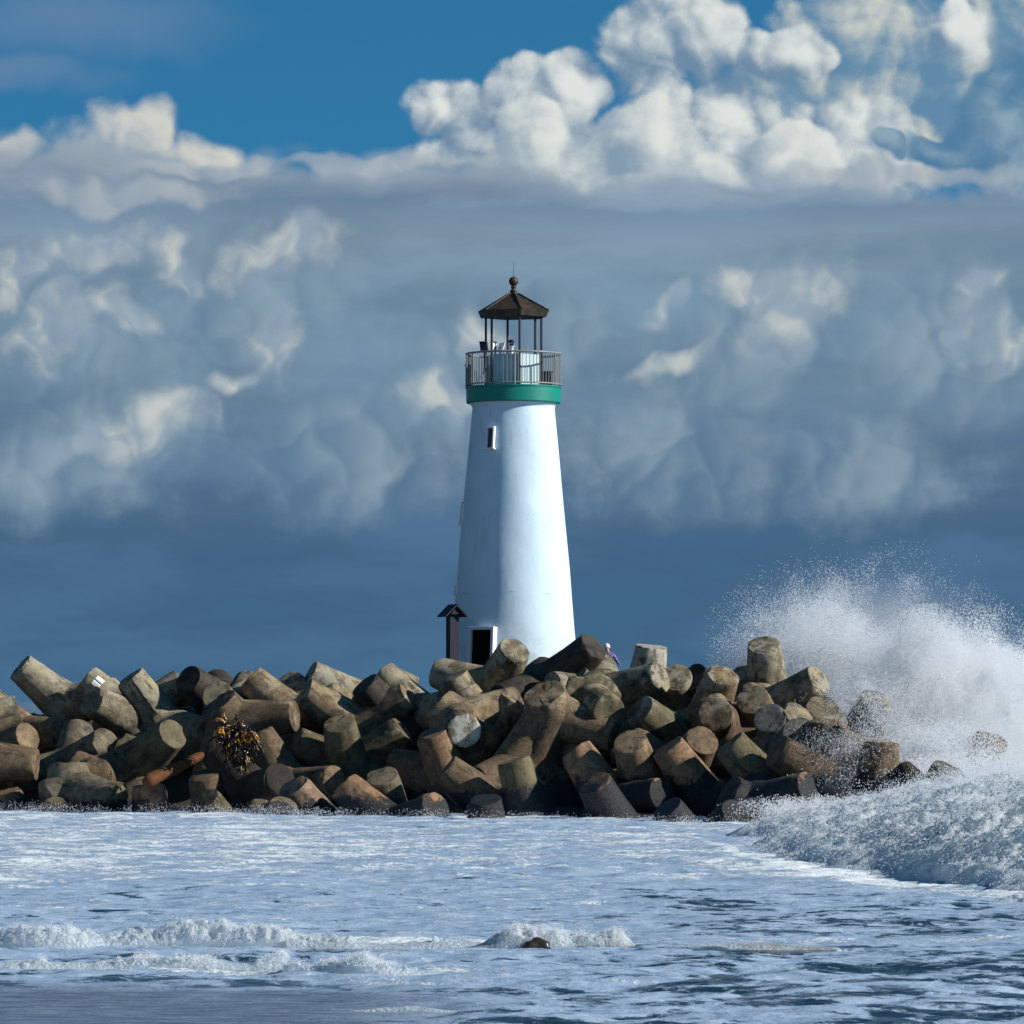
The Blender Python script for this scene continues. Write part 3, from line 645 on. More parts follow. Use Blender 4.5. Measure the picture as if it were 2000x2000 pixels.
PODS = [
 (39, 1302, -0.738, 0.638, 0.217, 0, 'pale', 'pale tetrapod whose leg juts up to the left against the sky, leftmost on the crest', 1.466, ()),
 (167, 1324, -0.75, 0.662, -0.018, 1.0, 'pale', 'tetrapod with a white painted square on its peaked leg, second from left on the crest', 0.489, ()),
 (178, 1368, -0.599, 0.336, 0.727, -0.4, 'grey', 'tetrapod with a shadowed black leg end, right under the one with the white square', 0.279, ()),
 (253, 1322, -0.562, 0.803, 0.201, -0.6, 'pale', 'yellowish white tetrapod with a long dark seam down its leaning leg on the left crest', 1.187, ()),
 (367, 1327, -0.551, 0.452, 0.702, 0.3, 'dark', 'black topped tetrapod leaning left on the crest beside a rounded grey leg', 1.745, ()),
 (425, 1358, -0.154, 0.462, 0.873, -0.6, 'grey', 'rounded grey tetrapod leg bulging forward just above the kelp', 1.257, ()),
 (576, 1398, 0.954, 0.114, 0.278, -0.3, 'brown', 'thick smooth brown leg lying level to the right of the grey rounded leg', 1.257, (2,)),
 (338, 1433, 0.571, 0.453, 0.684, -2.0, 'olive', 'tetrapod with a round pale end lit on a long black shadowed leg', 0.908, (2,)),
 (207, 1450, 0.561, 0.426, 0.71, -1.4, 'grey', 'grey brown tetrapod with a rounded leg aiming right above a ball shaped end', 1.676, ()),
 (189, 1512, 0.152, 0.121, 0.981, -1.6, 'brown', 'tetrapod showing a ball shaped brown leg end low in the left part', 0.628, (2,)),
 (228, 1562, 0.742, -0.102, 0.663, -0.6, 'grey', 'low grey leg pointing right beneath the ball shaped end', 0.209, (2, 3)),
 (290, 1532, -0.1, 0.995, 0.0, -1.6, 'rust', 'short stub standing upright at the waterline with an orange right side', 0.0, ()),
 (55, 1440, 0.71, 0.355, 0.608, -1.0, 'tan', 'tetrapod at the left edge with a bright white patch on its curved shoulder', 0.559, ()),
 (72, 1492, 0.994, -0.04, 0.099, -1.8, 'brown', 'thick brown leg end pointing right at the left edge of the picture', 1.326, ()),
 (35, 1387, 0.934, 0.288, -0.212, 0.6, 'grey', 'small grey leg end at the left edge under the crest', 0.209, ()),
 (-40, 1350, -0.673, 0.733, 0.1, -0.2, 'tan', 'tan leg slanting out of the left edge of the picture', 1.187, ()),
 (10, 1545, -0.249, 0.948, 0.2, -0.6, 'rust', 'orange sided wedge rising from the foam at the left edge', 0.0, ()),
 (112, 1582, 0.202, 0.555, 0.807, -0.8, 'olive', 'small rounded end just breaking the foam near the left edge', 1.326, ()),
 (398, 1512, -0.213, 0.904, 0.372, -1.2, 'brown', 'brown stub at the waterline right of the orange sided upright stub', 0.0, ()),
 (398, 1562, -0.476, 0.74, 0.476, -1.6, 'olive', 'low wedge shaped leg in the foam in front of the brown stub', 0.0, ()),
 (505, 1435, -0.493, 0.848, -0.197, -1.8, 'brown', 'brown leg leaning left just right of the hanging kelp', 1.257, ()),
 (575, 1450, -0.857, 0.429, 0.286, -0.3, 'olive', 'olive leg in the gap left of the tall upright stub', 1.955, ()),
 (663, 1413, -0.141, 0.853, 0.502, -2.2, 'olive', 'upright stub with a cracked flat oval top and a black shaded left half', 0.0, ()),
 (592, 1352, -0.808, 0.542, 0.231, 0.2, 'tan', 'tan leg end with a bright lower face on the crest left of centre', 1.815, ()),
 (603, 1318, -0.84, 0.482, 0.247, 1.6, 'pale', 'pale level leg along the skyline between the two peaked legs', 1.326, ()),
 (568, 1338, -0.303, 0.505, 0.808, 2.0, 'blue', 'bluish shaded rounded end on the skyline right of the lichen covered peak', 0.209, ()),
 (488, 1326, -0.743, 0.659, -0.117, 0.4, 'tan', 'peaked leg with yellow lichen on the crest right of the grey rounded leg', 1.396, ()),
 (712, 1336, -0.605, 0.743, 0.287, 0.6, 'dark', 'dark round ended leg on the skyline before the small pale peak', 0.0, ()),
 (745, 1317, -0.676, 0.689, -0.261, 1.6, 'pale', 'small pale peak on the skyline left of the lighthouse post', 0.908, ()),
 (792, 1312, 0.406, 0.911, 0.072, 3.0, 'grey', 'small grey top on the skyline farthest back left of the roofed post', 1.257, ()),
 (545, 1522, 0.383, 0.268, 0.884, -1.4, 'dark', 'dark shaded leg end low between the kelp and the pink wedge', 0.419, ()),
 (572, 1535, -0.519, 0.747, 0.415, -2.4, 'pink', 'pinkish wedge shaped leg near the waterline left of centre', 0.0, ()),
 (672, 1535, -0.71, 0.67, -0.218, -2.6, 'rust', 'orange brown wedge at the waterline with a ragged black lower edge', 1.257, ()),
 (745, 1515, -0.157, 0.837, 0.523, -2.4, 'grey', 'flat topped stub with a white drip running down its right side', 0.0, ()),
 (556, 1582, 0.438, 0.56, 0.704, -2.2, 'grey', 'smooth rounded end low at the waterline below the pink wedge', 1.606, ()),
 (884, 1322, -0.433, 0.887, 0.162, 0.2, 'tan', 'tan spur of a leg in front of the mottled peak by the door', 0.0, ()),
 (1006, 1268, 0.329, 0.643, 0.692, -0.4, 'grey', 'highest central tetrapod with a round mottled end in front of the lighthouse door', 0.698, ()),
 (1160, 1262, 0.659, 0.607, 0.445, -2.5, 'dark', 'black wet tetrapod leaning up to the right across the lighthouse foot', 2.025, (1,)),
 (1120, 1325, -0.623, 0.712, 0.324, -0.6, 'olive', 'mossy brown leg sloping down right beneath the black leaning one', 0.209, ()),
 (1190, 1390, 0.279, -0.117, 0.953, -1.6, 'olive', 'dark mossy round end facing the camera right of the big shadowed stub', 1.047, (1, 2)),
 (1087, 1376, 0.385, 0.871, 0.304, -2.8, 'brown', 'big upright stub at the centre with a black shadowed left side', 1.885, ()),
 (1200, 1436, 0.913, -0.286, 0.292, 0.6, 'tan', 'smooth tan leg running down right from the big shadowed stub', 1.396, (2,)),
 (1008, 1368, 0.461, 0.878, 0.132, -1.0, 'tan', 'stout tan leg with a rough pale top left of the big shadowed stub', 1.745, ()),
 (903, 1350, -0.506, 0.861, -0.051, -1.2, 'tan', 'long smooth tan leg climbing left above the round white end', 0.0, ()),
 (907, 1427, 0.099, -0.09, 0.991, -2.0, 'tan', 'tetrapod whose round white crusted leg end faces the camera left of centre', 0.419, (2,)),
 (842, 1432, -0.363, 0.888, 0.282, -2.2, 'rust', 'stub with a dark top and orange right side left of the white crusted end', 0.0, ()),
 (868, 1502, -0.774, 0.626, 0.097, -2.4, 'brown', 'brown leg sloping left low under the white crusted end', 1.326, ()),
 (1003, 1484, -0.301, 0.952, 0.05, -3.0, 'olive', 'broad lit stub low in the centre with a yellowish chipped foot', 0.0, ()),
 (1124, 1466, -0.533, 0.816, -0.224, -2.6, 'rust', 'tall stub with an orange right side, right of the broad lit one', 1.257, ()),
 (1160, 1528, -0.426, 0.798, 0.426, -3.0, 'brown', 'dark footed leg in front of the orange sided tall stub', 0.0, ()),
 (945, 1562, -0.105, 0.943, 0.314, -3.0, 'rust', 'black crusted block at the waterline with an orange right corner', 0.0, ()),
 (1122, 1418, -0.11, 0.988, 0.11, 0.3, 'pale', 'pale leg end in the gap right of the big shadowed stub', 0.0, ()),
 (960, 1420, 0.577, 0.808, 0.115, -0.6, 'brown', 'brown leg in the gap right of the round white end', 0.628, ()),
 (1272, 1262, 0.123, 0.985, 0.123, 2.4, 'white', 'white crusted block standing on the skyline right of the person', 2.025, ()),
 (1290, 1322, 0.803, 0.325, 0.499, 0.6, 'grey', 'shaded leg with a bright end pointing right below the white crusted block', 1.745, ()),
 (1320, 1322, -0.104, 0.621, 0.777, 1.4, 'grey', 'small rounded grey end right of the white crusted block', 1.606, ()),
 (1352, 1322, -0.521, 0.521, 0.677, 1.8, 'dark', 'small dark rounded end on the skyline left of the tan oval top', 1.745, ()),
 (1249, 1386, -0.65, 0.536, 0.539, -1.6, 'olive', 'leg with a black shadowed end facing left right of the mossy round end', 1.955, ()),
 (1412, 1318, 0.262, 0.796, 0.545, -1.5, 'tan', 'tan tetrapod with a bright oval top raised above the right cluster', 1.187, ()),
 (1397, 1394, -0.098, 0.195, 0.976, -1.8, 'brown', 'round brown leg end facing the camera under the bright oval top', 2.025, (1,)),
 (1492, 1258, -0.101, 0.869, 0.485, -1.5, 'grey', 'tall upright leg with a streaked white right side, highest on the right', 1.257, ()),
 (1470, 1366, -0.204, 0.51, 0.836, -0.8, 'brown', 'rounded brown shoulder at the foot of the tall upright leg', 1.745, ()),
 (1503, 1402, -0.316, 0.526, 0.789, -1.0, 'blue', 'small bluish shaded end below the tall upright leg', 0.628, ()),
 (1560, 1395, 0.451, 0.699, 0.556, -0.6, 'grey', 'grey leg end with a sunlit rim right of the tall upright leg', 1.257, ()),
 (1562, 1432, 0.075, 0.337, 0.939, -1.2, 'blue', 'dark bluish end just under the grey rimmed leg', 0.0, (2,)),
 (1600, 1328, 0.719, 0.499, 0.484, 1.0, 'grey', 'wet speckled tetrapod against the spray right of the tall upright leg', 2.025, ()),
 (1607, 1382, 0.1, 0.597, 0.796, 0.4, 'grey', 'small rounded end at the edge of the spray below the speckled one', 1.466, ()),
 (1612, 1408, 0.0, 0.992, 0.124, -1.6, 'brown', 'brown upright stub on the right next to the shadowed leg end', 0.0, ()),
 (1662, 1428, 0.513, 0.855, 0.078, -1.2, 'brown', 'narrow brown leg right of the brown upright stub', 1.536, ()),
 (1722, 1448, 0.122, 0.987, 0.102, -2.2, 'brown', 'broad stub farthest right of the dry ones, at the edge of the surf', 0.0, ()),
 (1517, 1466, -0.793, 0.512, 0.332, -2.0, 'brown', 'leg with a black round end facing left in the lower right cluster', 1.815, ()),
 (1303, 1458, -0.555, 0.799, 0.23, -2.4, 'rust', 'orange brown tetrapod with a dark top, right of the stub with the dark oval top', 1.257, ()),
 (1231, 1448, -0.226, 0.742, 0.632, -3.5, 'tan', 'stub with a dark oval top and tan right side below the mossy round end', 0.14, ()),
 (1424, 1452, -0.657, 0.744, 0.119, -2.4, 'olive', 'olive leg leaning left with a dark end, above the weed on the right', 1.187, ()),
 (1372, 1445, 0.307, 0.563, 0.767, -1.0, 'brown', 'small rounded brown end between the round brown end and the olive leg', 0.279, ()),
 (1300, 1580, -0.549, 0.768, 0.329, -3.0, 'rust', 'orange splinter edged block at the waterline right of centre', 0.0, ()),
 (1440, 1590, 0.474, 0.592, 0.652, -2.6, 'grey', 'small crusted round end at the waterline by the edge of the surf', 0.0, ()),
 (1580, 1540, 0.766, 0.311, 0.563, -1.6, 'brown', 'brown level leg low on the right just above the surf', 1.257, (2,)),
 (1710, 1368, 0.262, 0.733, 0.628, 5.5, 'blue', 'grey rounded end showing through the spray right of the dry blocks', 1.745, ()),
 (1938, 1440, 0.313, 0.897, 0.313, 3.2, 'grey', 'lone grey stub standing in the surf at the far right', 0.0, ()),
 (1792, 1508, 0.656, 0.722, 0.219, -2.0, 'dark', 'dark wet leg poking out of the surf next to the broad stub', 0.14, ()),
 (1855, 1502, 0.331, 0.883, 0.331, -1.2, 'blue', 'faint end almost buried in foam left of the lone stub', 0.0, ()),
]
made = {}
for p in PODS: made[p[:2]] = pod(*p)
def leg_patch(o, target, name, t0, t1, azs, mat, lift=.006, wob=0.0):
    """A thin skin laid on the leg of block o that points at pixel target; azs are angles off the side facing the sea."""
    M = o.matrix_world; best = None
    for a in AX:
        e = M @ (a * LEG); d = math.hypot(1000 + e.x / e.y * F - target[0], HZ - (e.z - CH) / e.y * F - target[1])
        if best is None or d < best[0]: best = (d, a)
    a = best[1]; e1 = (M.inverted().to_3x3() @ Vector((.25, -1, .1))); e1 = (e1 - a * e1.dot(a)).normalized(); e2 = a.cross(e1)
    bm = bmesh.new(); n = 14; m_ = 5; g = []
    for i in range(n + 1):
        t = LEG - (t0 + (t1 - t0) * i / n); u = (LEG - t) / LEG; r = RE + (RB - RE) * (.72 * u + .28 * u ** 4) + lift + .012; row = []
        for j in range(m_ + 1):
            ph = math.radians(azs[0] + (azs[1] - azs[0]) * j / m_ + wob * math.sin(i * 1.9 + math.sin(i * .7) * 2)); row.append(bm.verts.new(a * t + (e1 * math.cos(ph) + e2 * math.sin(ph)) * r))
        g.append(row)
    for i in range(n):
        for j in range(m_): bm.faces.new((g[i][j], g[i][j + 1], g[i + 1][j + 1], g[i + 1][j]))
    q = bm_obj(name, bm, mat, o, True); md = q.modifiers.new('skin', 'SOLIDIFY'); md.thickness = .012; md.offset = 0; return q
MAT_WPAINT, N, b = new_mat('white_marking_paint', rough=.6, base=(.78, .78, .76, 1))
MAT_SEAM, N, b = new_mat('open_seam', rough=.9, base=(.012, .011, .01, 1))
MAT_SALT, N, b = new_mat('bird_lime', rough=.8, base=(.60, .60, .57, 1))
o = made[(167, 1324)]
leg_patch(o, (167, 1324), 'painted_square', .30, .62, (8, 26), MAT_WPAINT); leg_patch(o, (167, 1324), 'painted_square', .30, .62, (-14, 5), MAT_WPAINT)
o = made[(907, 1427)]; e_ = min(AX, key=lambda a: math.hypot(1000 + (o.matrix_world @ (a * LEG)).x / (o.matrix_world @ (a * LEG)).y * F - 907, HZ - ((o.matrix_world @ (a * LEG)).z - CH) / (o.matrix_world @ (a * LEG)).y * F - 1427))
MAT_CRUST, N, b = new_mat('white_crust', rough=.85); oc = N.new('ShaderNodeTexCoord').outputs['Object']
N.put(b.inputs['Base Color'], N.mix(N.ss(N.noise(oc, 2.6, 7, .7), .44, .58), (.20, .17, .11, 1), (.56, .54, .46, 1))); bump(N, b, N.noise(oc, 9, 5, .7), .8, .03)
bm = bmesh.new(); qa = e_.to_track_quat('Z', 'Y').to_matrix().to_4x4(); r0 = [bm.verts.new(qa @ Vector((0, 0, LEG + .02)))]
rg = [[bm.verts.new(qa @ Vector((rr_ * (1 + .03 * math.sin(5 * k)) * math.cos(k * math.pi / 24), rr_ * (1 + .03 * math.sin(4 * k)) * math.sin(k * math.pi / 24), LEG + zz_))) for k in range(48)] for rr_, zz_ in ((.25, .022), (.45, .02), (.515, .008), (.535, -.03))]
for k in range(48):
    bm.faces.new((r0[0], rg[0][k], rg[0][(k + 1) % 48]))
    for A, B in zip(rg, rg[1:]): bm.faces.new((A[k], B[k], B[(k + 1) % 48], A[(k + 1) % 48]))
bm_obj('crusted_end', bm, MAT_CRUST, o, True)
leg_patch(made[(253, 1322)], (253, 1322), 'seam', .02, 1.5, (-14, -9), MAT_SEAM, wob=1.2)
# ------------------------------------------------------------------ things lying among the blocks
MAT_LOG, N, b = new_mat('rusty_timber', rough=.8)
ob = N.new('ShaderNodeTexCoord').outputs['Object']
N.put(b.inputs['Base Color'], N.mix(N.noise(N.vm('MULTIPLY', ob, (12, 12, 1)), 2, 5, .7), (.035, .014, .006, 1), (.17, .062, .016, 1)))
la = at(285, 1528, 150.5); lb_ = at(395, 1474, 152.6); dv = lb_ - la
bm = bmesh.new(); sgs = 14; rings = []
for k in range(sgs + 1):
    t = k / sgs; r = (.22 - .09 * t) * (1 if 0 < k < sgs else .75)
    rings.append([bm.verts.new((r * (1 + .14 * math.sin(3 * i + t * 5) * .6) * math.cos(i / 14 * 2 * math.pi) + .03 * math.sin(t * 6), r * math.sin(i / 14 * 2 * math.pi) * (1 + .1 * math.sin(i * 2.1 + t * 9)), t * dv.length)) for i in range(14)])
for A, B in zip(rings, rings[1:]):
    for i in range(14): bm.faces.new((A[i], A[(i + 1) % 14], B[(i + 1) % 14], B[i]))
bm.faces.new(rings[0]); bm.faces.new(rings[-1])
lg = bm_obj('driftwood_log', bm, MAT_LOG, None, True); lg.location = la; lg.rotation_euler = dv.to_track_quat('Z', 'Y').to_euler()
tag(lg, 'orange brown driftwood log wedged between the blocks left of the kelp', 'log')
# kelp: a tangle of curled leathery blades
MAT_KELP, N, b = new_mat('kelp', rough=.3, spec=.6)
ob = N.new('ShaderNodeTexCoord').outputs['Object']
N.put(b.inputs['Base Color'], N.mix(N.ss(N.noise(ob, 3.5, 4, .6), .52, .60), (.010, .007, .004, 1), (.42, .18, .015, 1)))
bm = bmesh.new(); kr = random.Random(5); kc = at(462, 1450, 151.2)
for i in range(300):
    p = Vector((kr.gauss(0, .24), kr.gauss(0, .12), kr.gauss(.12, .28))); p.x += -.35 * p.z * .6
    d = Vector((kr.gauss(0, .6), kr.gauss(0, .5), kr.gauss(-.5, .6))).normalized(); side = d.cross(Vector((kr.gauss(0, 1), kr.gauss(0, 1), kr.gauss(0, 1)))).normalized()
    wd = kr.uniform(.025, .085); prev = None; ln = kr.randint(8, 15)
    for k in range(ln):
        ww = wd * math.sin(math.pi * (k + .5) / ln) * (1 + .3 * math.sin(k * 2.1)); A = bm.verts.new(p - side * ww); B = bm.verts.new(p + side * ww)
        if prev: bm.faces.new((prev[0], prev[1], B, A))
        prev = (A, B); p = p + d * .06
        d = (d + Vector((kr.gauss(0, .28), kr.gauss(0, .28), kr.gauss(-.16, .28)))).normalized(); side = (side + d.cross(side) * kr.gauss(0, .4)); side = (side - d * side.dot(d)).normalized()
kelp = bm_obj('kelp_clump', bm, MAT_KELP, None, True); kelp.location = kc
sm = kelp.modifiers.new('thick', 'SOLIDIFY'); sm.thickness = .012
tag(kelp, 'dark golden clump of kelp hanging over the blocks on the left', 'kelp')

# little dark rocks awash in the shallows
MAT_ROCK, N, b = new_mat('wet_rock', rough=.35, base=(.03, .026, .02, 1), spec=.5)
for (px, py, r, lab) in ((1048, 1851, .15, 'small dark rock awash in the middle of the nearer white crest'),):
    Y = sheetY(py); bm = bmesh.new(); bmesh.ops.create_icosphere(bm, subdivisions=3, radius=1)
    for v in bm.verts:
        q = v.co; f = 1 + .25 * math.sin(q.x * 4 + 1) * math.cos(q.y * 3) + .1 * math.sin(q.z * 9 + q.x * 5); v.co = Vector((q.x * r * 1.5 * f, q.y * r * f, q.z * r * .7 * f))
    o = bm_obj('rock', bm, MAT_ROCK, None, True); o.location = (wx(px, Y), Y - .3, .04); tag(o, lab, 'rock')

# ------------------------------------------------------------------ person behind the black leaning tetrapod
def skin(name, pts, edges, mat, parent=None, sub=2):
    me = bpy.data.meshes.new(name); me.from_pydata([p[:3] for p in pts], edges, []); me.update()
    o = mesh_obj(name, me, mat, parent)
    md = o.modifiers.new('skin', 'SKIN'); md.use_smooth_shade = True
    for i, v in enumerate(me.skin_vertices[0].data):
        r = pts[i][3]; v.radius = (r, r) if not isinstance(r, tuple) else r; v.use_root = (i == 0)
    s2 = o.modifiers.new('sub', 'SUBSURF'); s2.levels = s2.render_levels = sub
    return o
PY = 163.6; pz = wz(1260, PY) - 1.68; ppx = wx(1183, PY)
MAT_SKIN, N, b = new_mat('skin', rough=.55, base=(.45, .26, .18, 1))
MAT_SHIRT, N, b = new_mat('purple_check_shirt', rough=.85)
ob = N.new('ShaderNodeTexCoord').outputs['Object']
wv = N.new('ShaderNodeTexChecker'); N.l.new(ob, wv.inputs[0]); wv.inputs['Scale'].default_value = 18; wv.inputs[1].default_value = (.10, .07, .20, 1); wv.inputs[2].default_value = (.30, .24, .44, 1); N.l.new(wv.outputs[0], b.inputs['Base Color'])
MAT_TROU, N, b = new_mat('dark_trousers', rough=.85, base=(.03, .03, .045, 1))
MAT_CAP, N, b = new_mat('white_cap', rough=.8, base=(.72, .68, .70, 1))
body_p = [(0, 0, .92, .13), (-.10, 0, .88, .09), (-.13, -.04, .48, .06), (-.15, 0, .07, .045), (-.15, -.16, .03, .04),
          (.10, 0, .88, .09), (.13, .02, .48, .06), (.15, .04, .07, .045), (.16, -.12, .03, .04),
          (-.03, -.02, 1.10, .125), (-.07, -.05, 1.30, .14), (-.07, -.06, 1.42, .075), (-.03, -.08, 1.48, .055), (0, -.11, 1.56, .09), (0, -.11, 1.62, .085),
          (-.24, -.06, 1.36, .06), (-.37, -.14, 1.13, .045), (-.40, -.33, 1.00, .032), (-.40, -.40, .96, .03),
          (.11, -.04, 1.36, .06), (.19, -.02, 1.09, .045), (.12, -.22, .95, .032), (.08, -.29, .93, .03)]
body_e = [(0, 1), (1, 2), (2, 3), (3, 4), (0, 5), (5, 6), (6, 7), (7, 8), (0, 9), (9, 10), (10, 11), (11, 12), (12, 13), (13, 14), (10, 15), (15, 16), (16, 17), (17, 18), (10, 19), (19, 20), (20, 21), (21, 22)]
man = skin('person', body_p, body_e, MAT_SKIN)
man.location = (ppx, PY, pz); man.rotation_euler = (0, 0, math.radians(160))
tag(man, 'person in a white cap and purple checked shirt stooping behind the black leaning block', 'person')
skin('shirt', [(0, 0, .95, .155), (-.03, -.02, 1.12, .15), (-.07, -.05, 1.30, .162), (-.07, -.06, 1.41, .09), (-.24, -.06, 1.36, .078), (-.37, -.14, 1.13, .062), (-.40, -.31, 1.01, .048), (.11, -.04, 1.36, .078), (.19, -.02, 1.09, .062), (.13, -.20, .96, .048)],
     [(0, 1), (1, 2), (2, 3), (2, 4), (4, 5), (5, 6), (2, 7), (7, 8), (8, 9)], MAT_SHIRT, man)
skin('trousers', [(0, 0, .93, .145), (-.10, 0, .87, .11), (-.13, -.04, .48, .08), (-.15, 0, .12, .07), (.10, 0, .87, .11), (.13, .02, .48, .08), (.15, .04, .12, .07)], [(0, 1), (1, 2), (2, 3), (0, 4), (4, 5), (5, 6)], MAT_TROU, man)
bm = bmesh.new(); lathe(bm, [(.112, 1.60), (.112, 1.64), (.095, 1.70), (.05, 1.735), (.004, 1.745)], 24)
for v in bm.verts: v.co.y -= .11
box(bm, Vector((0, -.245, 1.61)), (.15, .12, .012)); bm_obj('cap', bm, MAT_CAP, man, True)

# ------------------------------------------------------------------ white water
def crest(name, px0, px1, pyb, hpro, wid, label, seed, slope=0.0):
    """A low breaking crest: ridge along X whose foot is at row pyb."""
    Y0 = sheetY(pyb); x0, x1 = wx(px0, Y0), wx(px1, Y0)
    nx = int((x1 - x0) / .022); nt = 70
    u = np.linspace(0, 1, nx); t = np.linspace(0, 1, nt); Ug, Tg = np.meshgrid(u, t)
    Xc = x0 + (x1 - x0) * Ug
    h = np.interp(Ug, [p[0] for p in hpro], [p[1] for p in hpro]) * (0.75 + .45 * vnoise(Xc * 1.1 + seed, Xc * 0, Xc * 0))
    pr = np.sin(np.pi * Tg ** .7) ** .8
    wv_ = wid * (.7 + .5 * vnoise(Xc * .5 + seed, Xc * 0 + 3, Xc * 0))
    Yc = Y0 + slope * (Xc - x0) + Tg * wv_ + .25 * vnoise(Xc * .6, Xc * 0, Xc * 0 + seed)
    n = fbm(Xc * 2.3, Yc * 2.6, Tg * 2 + seed, 5, .60, True)
    Zc = h * pr * (0.62 + .55 * n) + .08 * pr * np.clip(vnoise(Xc * 9, Yc * 6, Tg * 0 + seed), 0, 1) * (h > .1) - .03
    Yc = Yc - .5 * h * pr * (.6 + .4 * n)
    Xc = Xc + .05 * pr * fbm(Xc * 5, Yc * 5, Tg + 3, 3)
    o = mesh_obj(name, grid_mesh(name, Xc, Yc, Zc), MAT_FOAM)
    tag(o, label, 'breaking wave'); o['kind'] = 'stuff'
    return Xc, Yc, Zc, h
drops = []
def spray_on(X_, Y_, Z_, n, up_, r0, r1, wgt=None, seed=0, side=0.0):
    g = np.random.default_rng(seed); f = X_.size; p = None
    if wgt is not None:
        p = np.nan_to_num(np.clip(wgt, 0, None)).ravel()
        if p.sum() <= 0: return
        p = p / p.sum()
    i = g.choice(f, n, p=p); e = g.exponential(up_, n)
    P_ = np.stack([X_.ravel()[i] + g.normal(0, .03, n) + side * e, Y_.ravel()[i] + g.normal(0, .05, n), Z_.ravel()[i] + e], -1)
    # clump into fingers
    k = vnoise(P_[:, 0] * 5, P_[:, 1] * 3, P_[:, 0] * 0 + seed) > (e / up_ * .35 - .5)
    drops.append(np.concatenate([P_[k], g.uniform(r0, r1, k.sum())[:, None]], 1))
c1 = crest('surf_crest', -60, 690, 1848, [(0, .20), (.1, .26), (.25, .30), (.35, .15), (.45, .34), (.6, .40), (.8, .32), (1, .12)], 1.1, 'left white crest of the farther small wave', 1)
c1b = crest('surf_crest', 560, 980, 1850, [(0, .16), (.3, .18), (.6, .12), (1, .05)], 1.4, 'low middle stretch of the farther small wave', 2)
c2 = crest('surf_crest', 920, 1250, 1852, [(0, .08), (.1, .22), (.25, .42), (.5, .42), (.75, .38), (.9, .22), (1, .02)], 1.0, 'tall white crest right of the middle, with the small rock before it', 3)
c3 = crest('surf_crest', -60, 560, 1888, [(0, .07), (.3, .10), (.6, .17), (.8, .24), (1, .18)], .8, 'thin white line of the nearest small wave on the left', 4, -.06)
c4 = crest('surf_crest', 550, 890, 1900, [(0, .16), (.2, .2), (.5, .22), (.8, .10), (1, .03)], .8, 'brown backed crest ending the nearest small wave', 5)
c5 = crest('surf_crest', 680, 900, 1973, [(0, .03), (.3, .09), (.7, .07), (1, .02)], .5, 'faint ripple crest near the bottom of the picture', 6)
c6 = crest('surf_crest', 870, 1060, 2003, [(0, .03), (.5, .10), (1, .03)], .5, 'small crest cut by the bottom edge left of centre', 7)
c7 = crest('surf_crest', 1290, 1640, 1850, [(0, .04), (.3, .10), (.6, .10), (1, .02)], 1.6, 'low foamy hump right of the tall white crest', 8)
c8 = crest('surf_crest', 1940, 2120, 1765, [(0, .05), (.5, .35), (1, .4)], 1.5, 'small white crest at the right edge below the big surge', 9)
c9 = crest('surf_crest', 1800, 2050, 2006, [(0, .02), (.5, .08), (1, .03)], .5, 'small crest cut by the bottom edge on the right', 10)
for k, (cc, n) in enumerate(((c1, 9000), (c2, 6000), (c3, 4000), (c4, 3500), (c5, 900), (c8, 3000))):
    spray_on(cc[0], cc[1], cc[2], n, .04, .003, .007, cc[3] ** 2 * (cc[2] > .08), 20 + k)

# the big surge on the right
gx = np.arange(3.8, 24, .065); gy = np.concatenate([np.arange(72, 110, .085), np.arange(110, 153, .16)]); GX, GY = np.meshgrid(gx, gy)
hs_ = surge(GX, GY); act = np.clip(hs_ / .5, 0, 1)
n1 = fbm(GX * .55, GY * .35, GX * 0 + 2, 3, .5); n2 = fbm(GX * 1.7, GY * 1.3, hs_ * 1.5, 5, .62, True); n3 = fbm(GX * 6, GY * 5, hs_, 3, .6, True)
act2 = np.clip(hs_ / .12, 0, 1); GZ = hs_ * (1 + .30 * n1) + (.45 + .55 * act) * act2 * (.32 * np.clip(n2 + .15, -.2, 1) + .07 * n3) + (act2 - 1) * .12 + .05 * act2
GXd = GX + act * .18 * fbm(GX * 1.5, GY * 1.5, GX * 0 + 30, 4, .6); GYd = GY - act * .5 * n2
me = grid_mesh('surge', GXd, GYd, GZ)
o = mesh_obj('surge', me, MAT_FOAM); tag(o, 'big churning white surge rolling in from the right against the end of the breakwater', 'breaking wave'); o['kind'] = 'stuff'
wg = (.35 + act) * np.clip(n2 + .3, 0, 1) * (hs_ > .02) * np.gradient(gy)[:, None]
spray_on(GXd, GYd, GZ, 200000, .09, .005, .012, wg, 50, -.1)
spray_on(GXd, GYd, GZ, 80000, .26, .005, .012, wg * np.clip(n1 + .1, 0, 1) ** 2, 51, -.2)

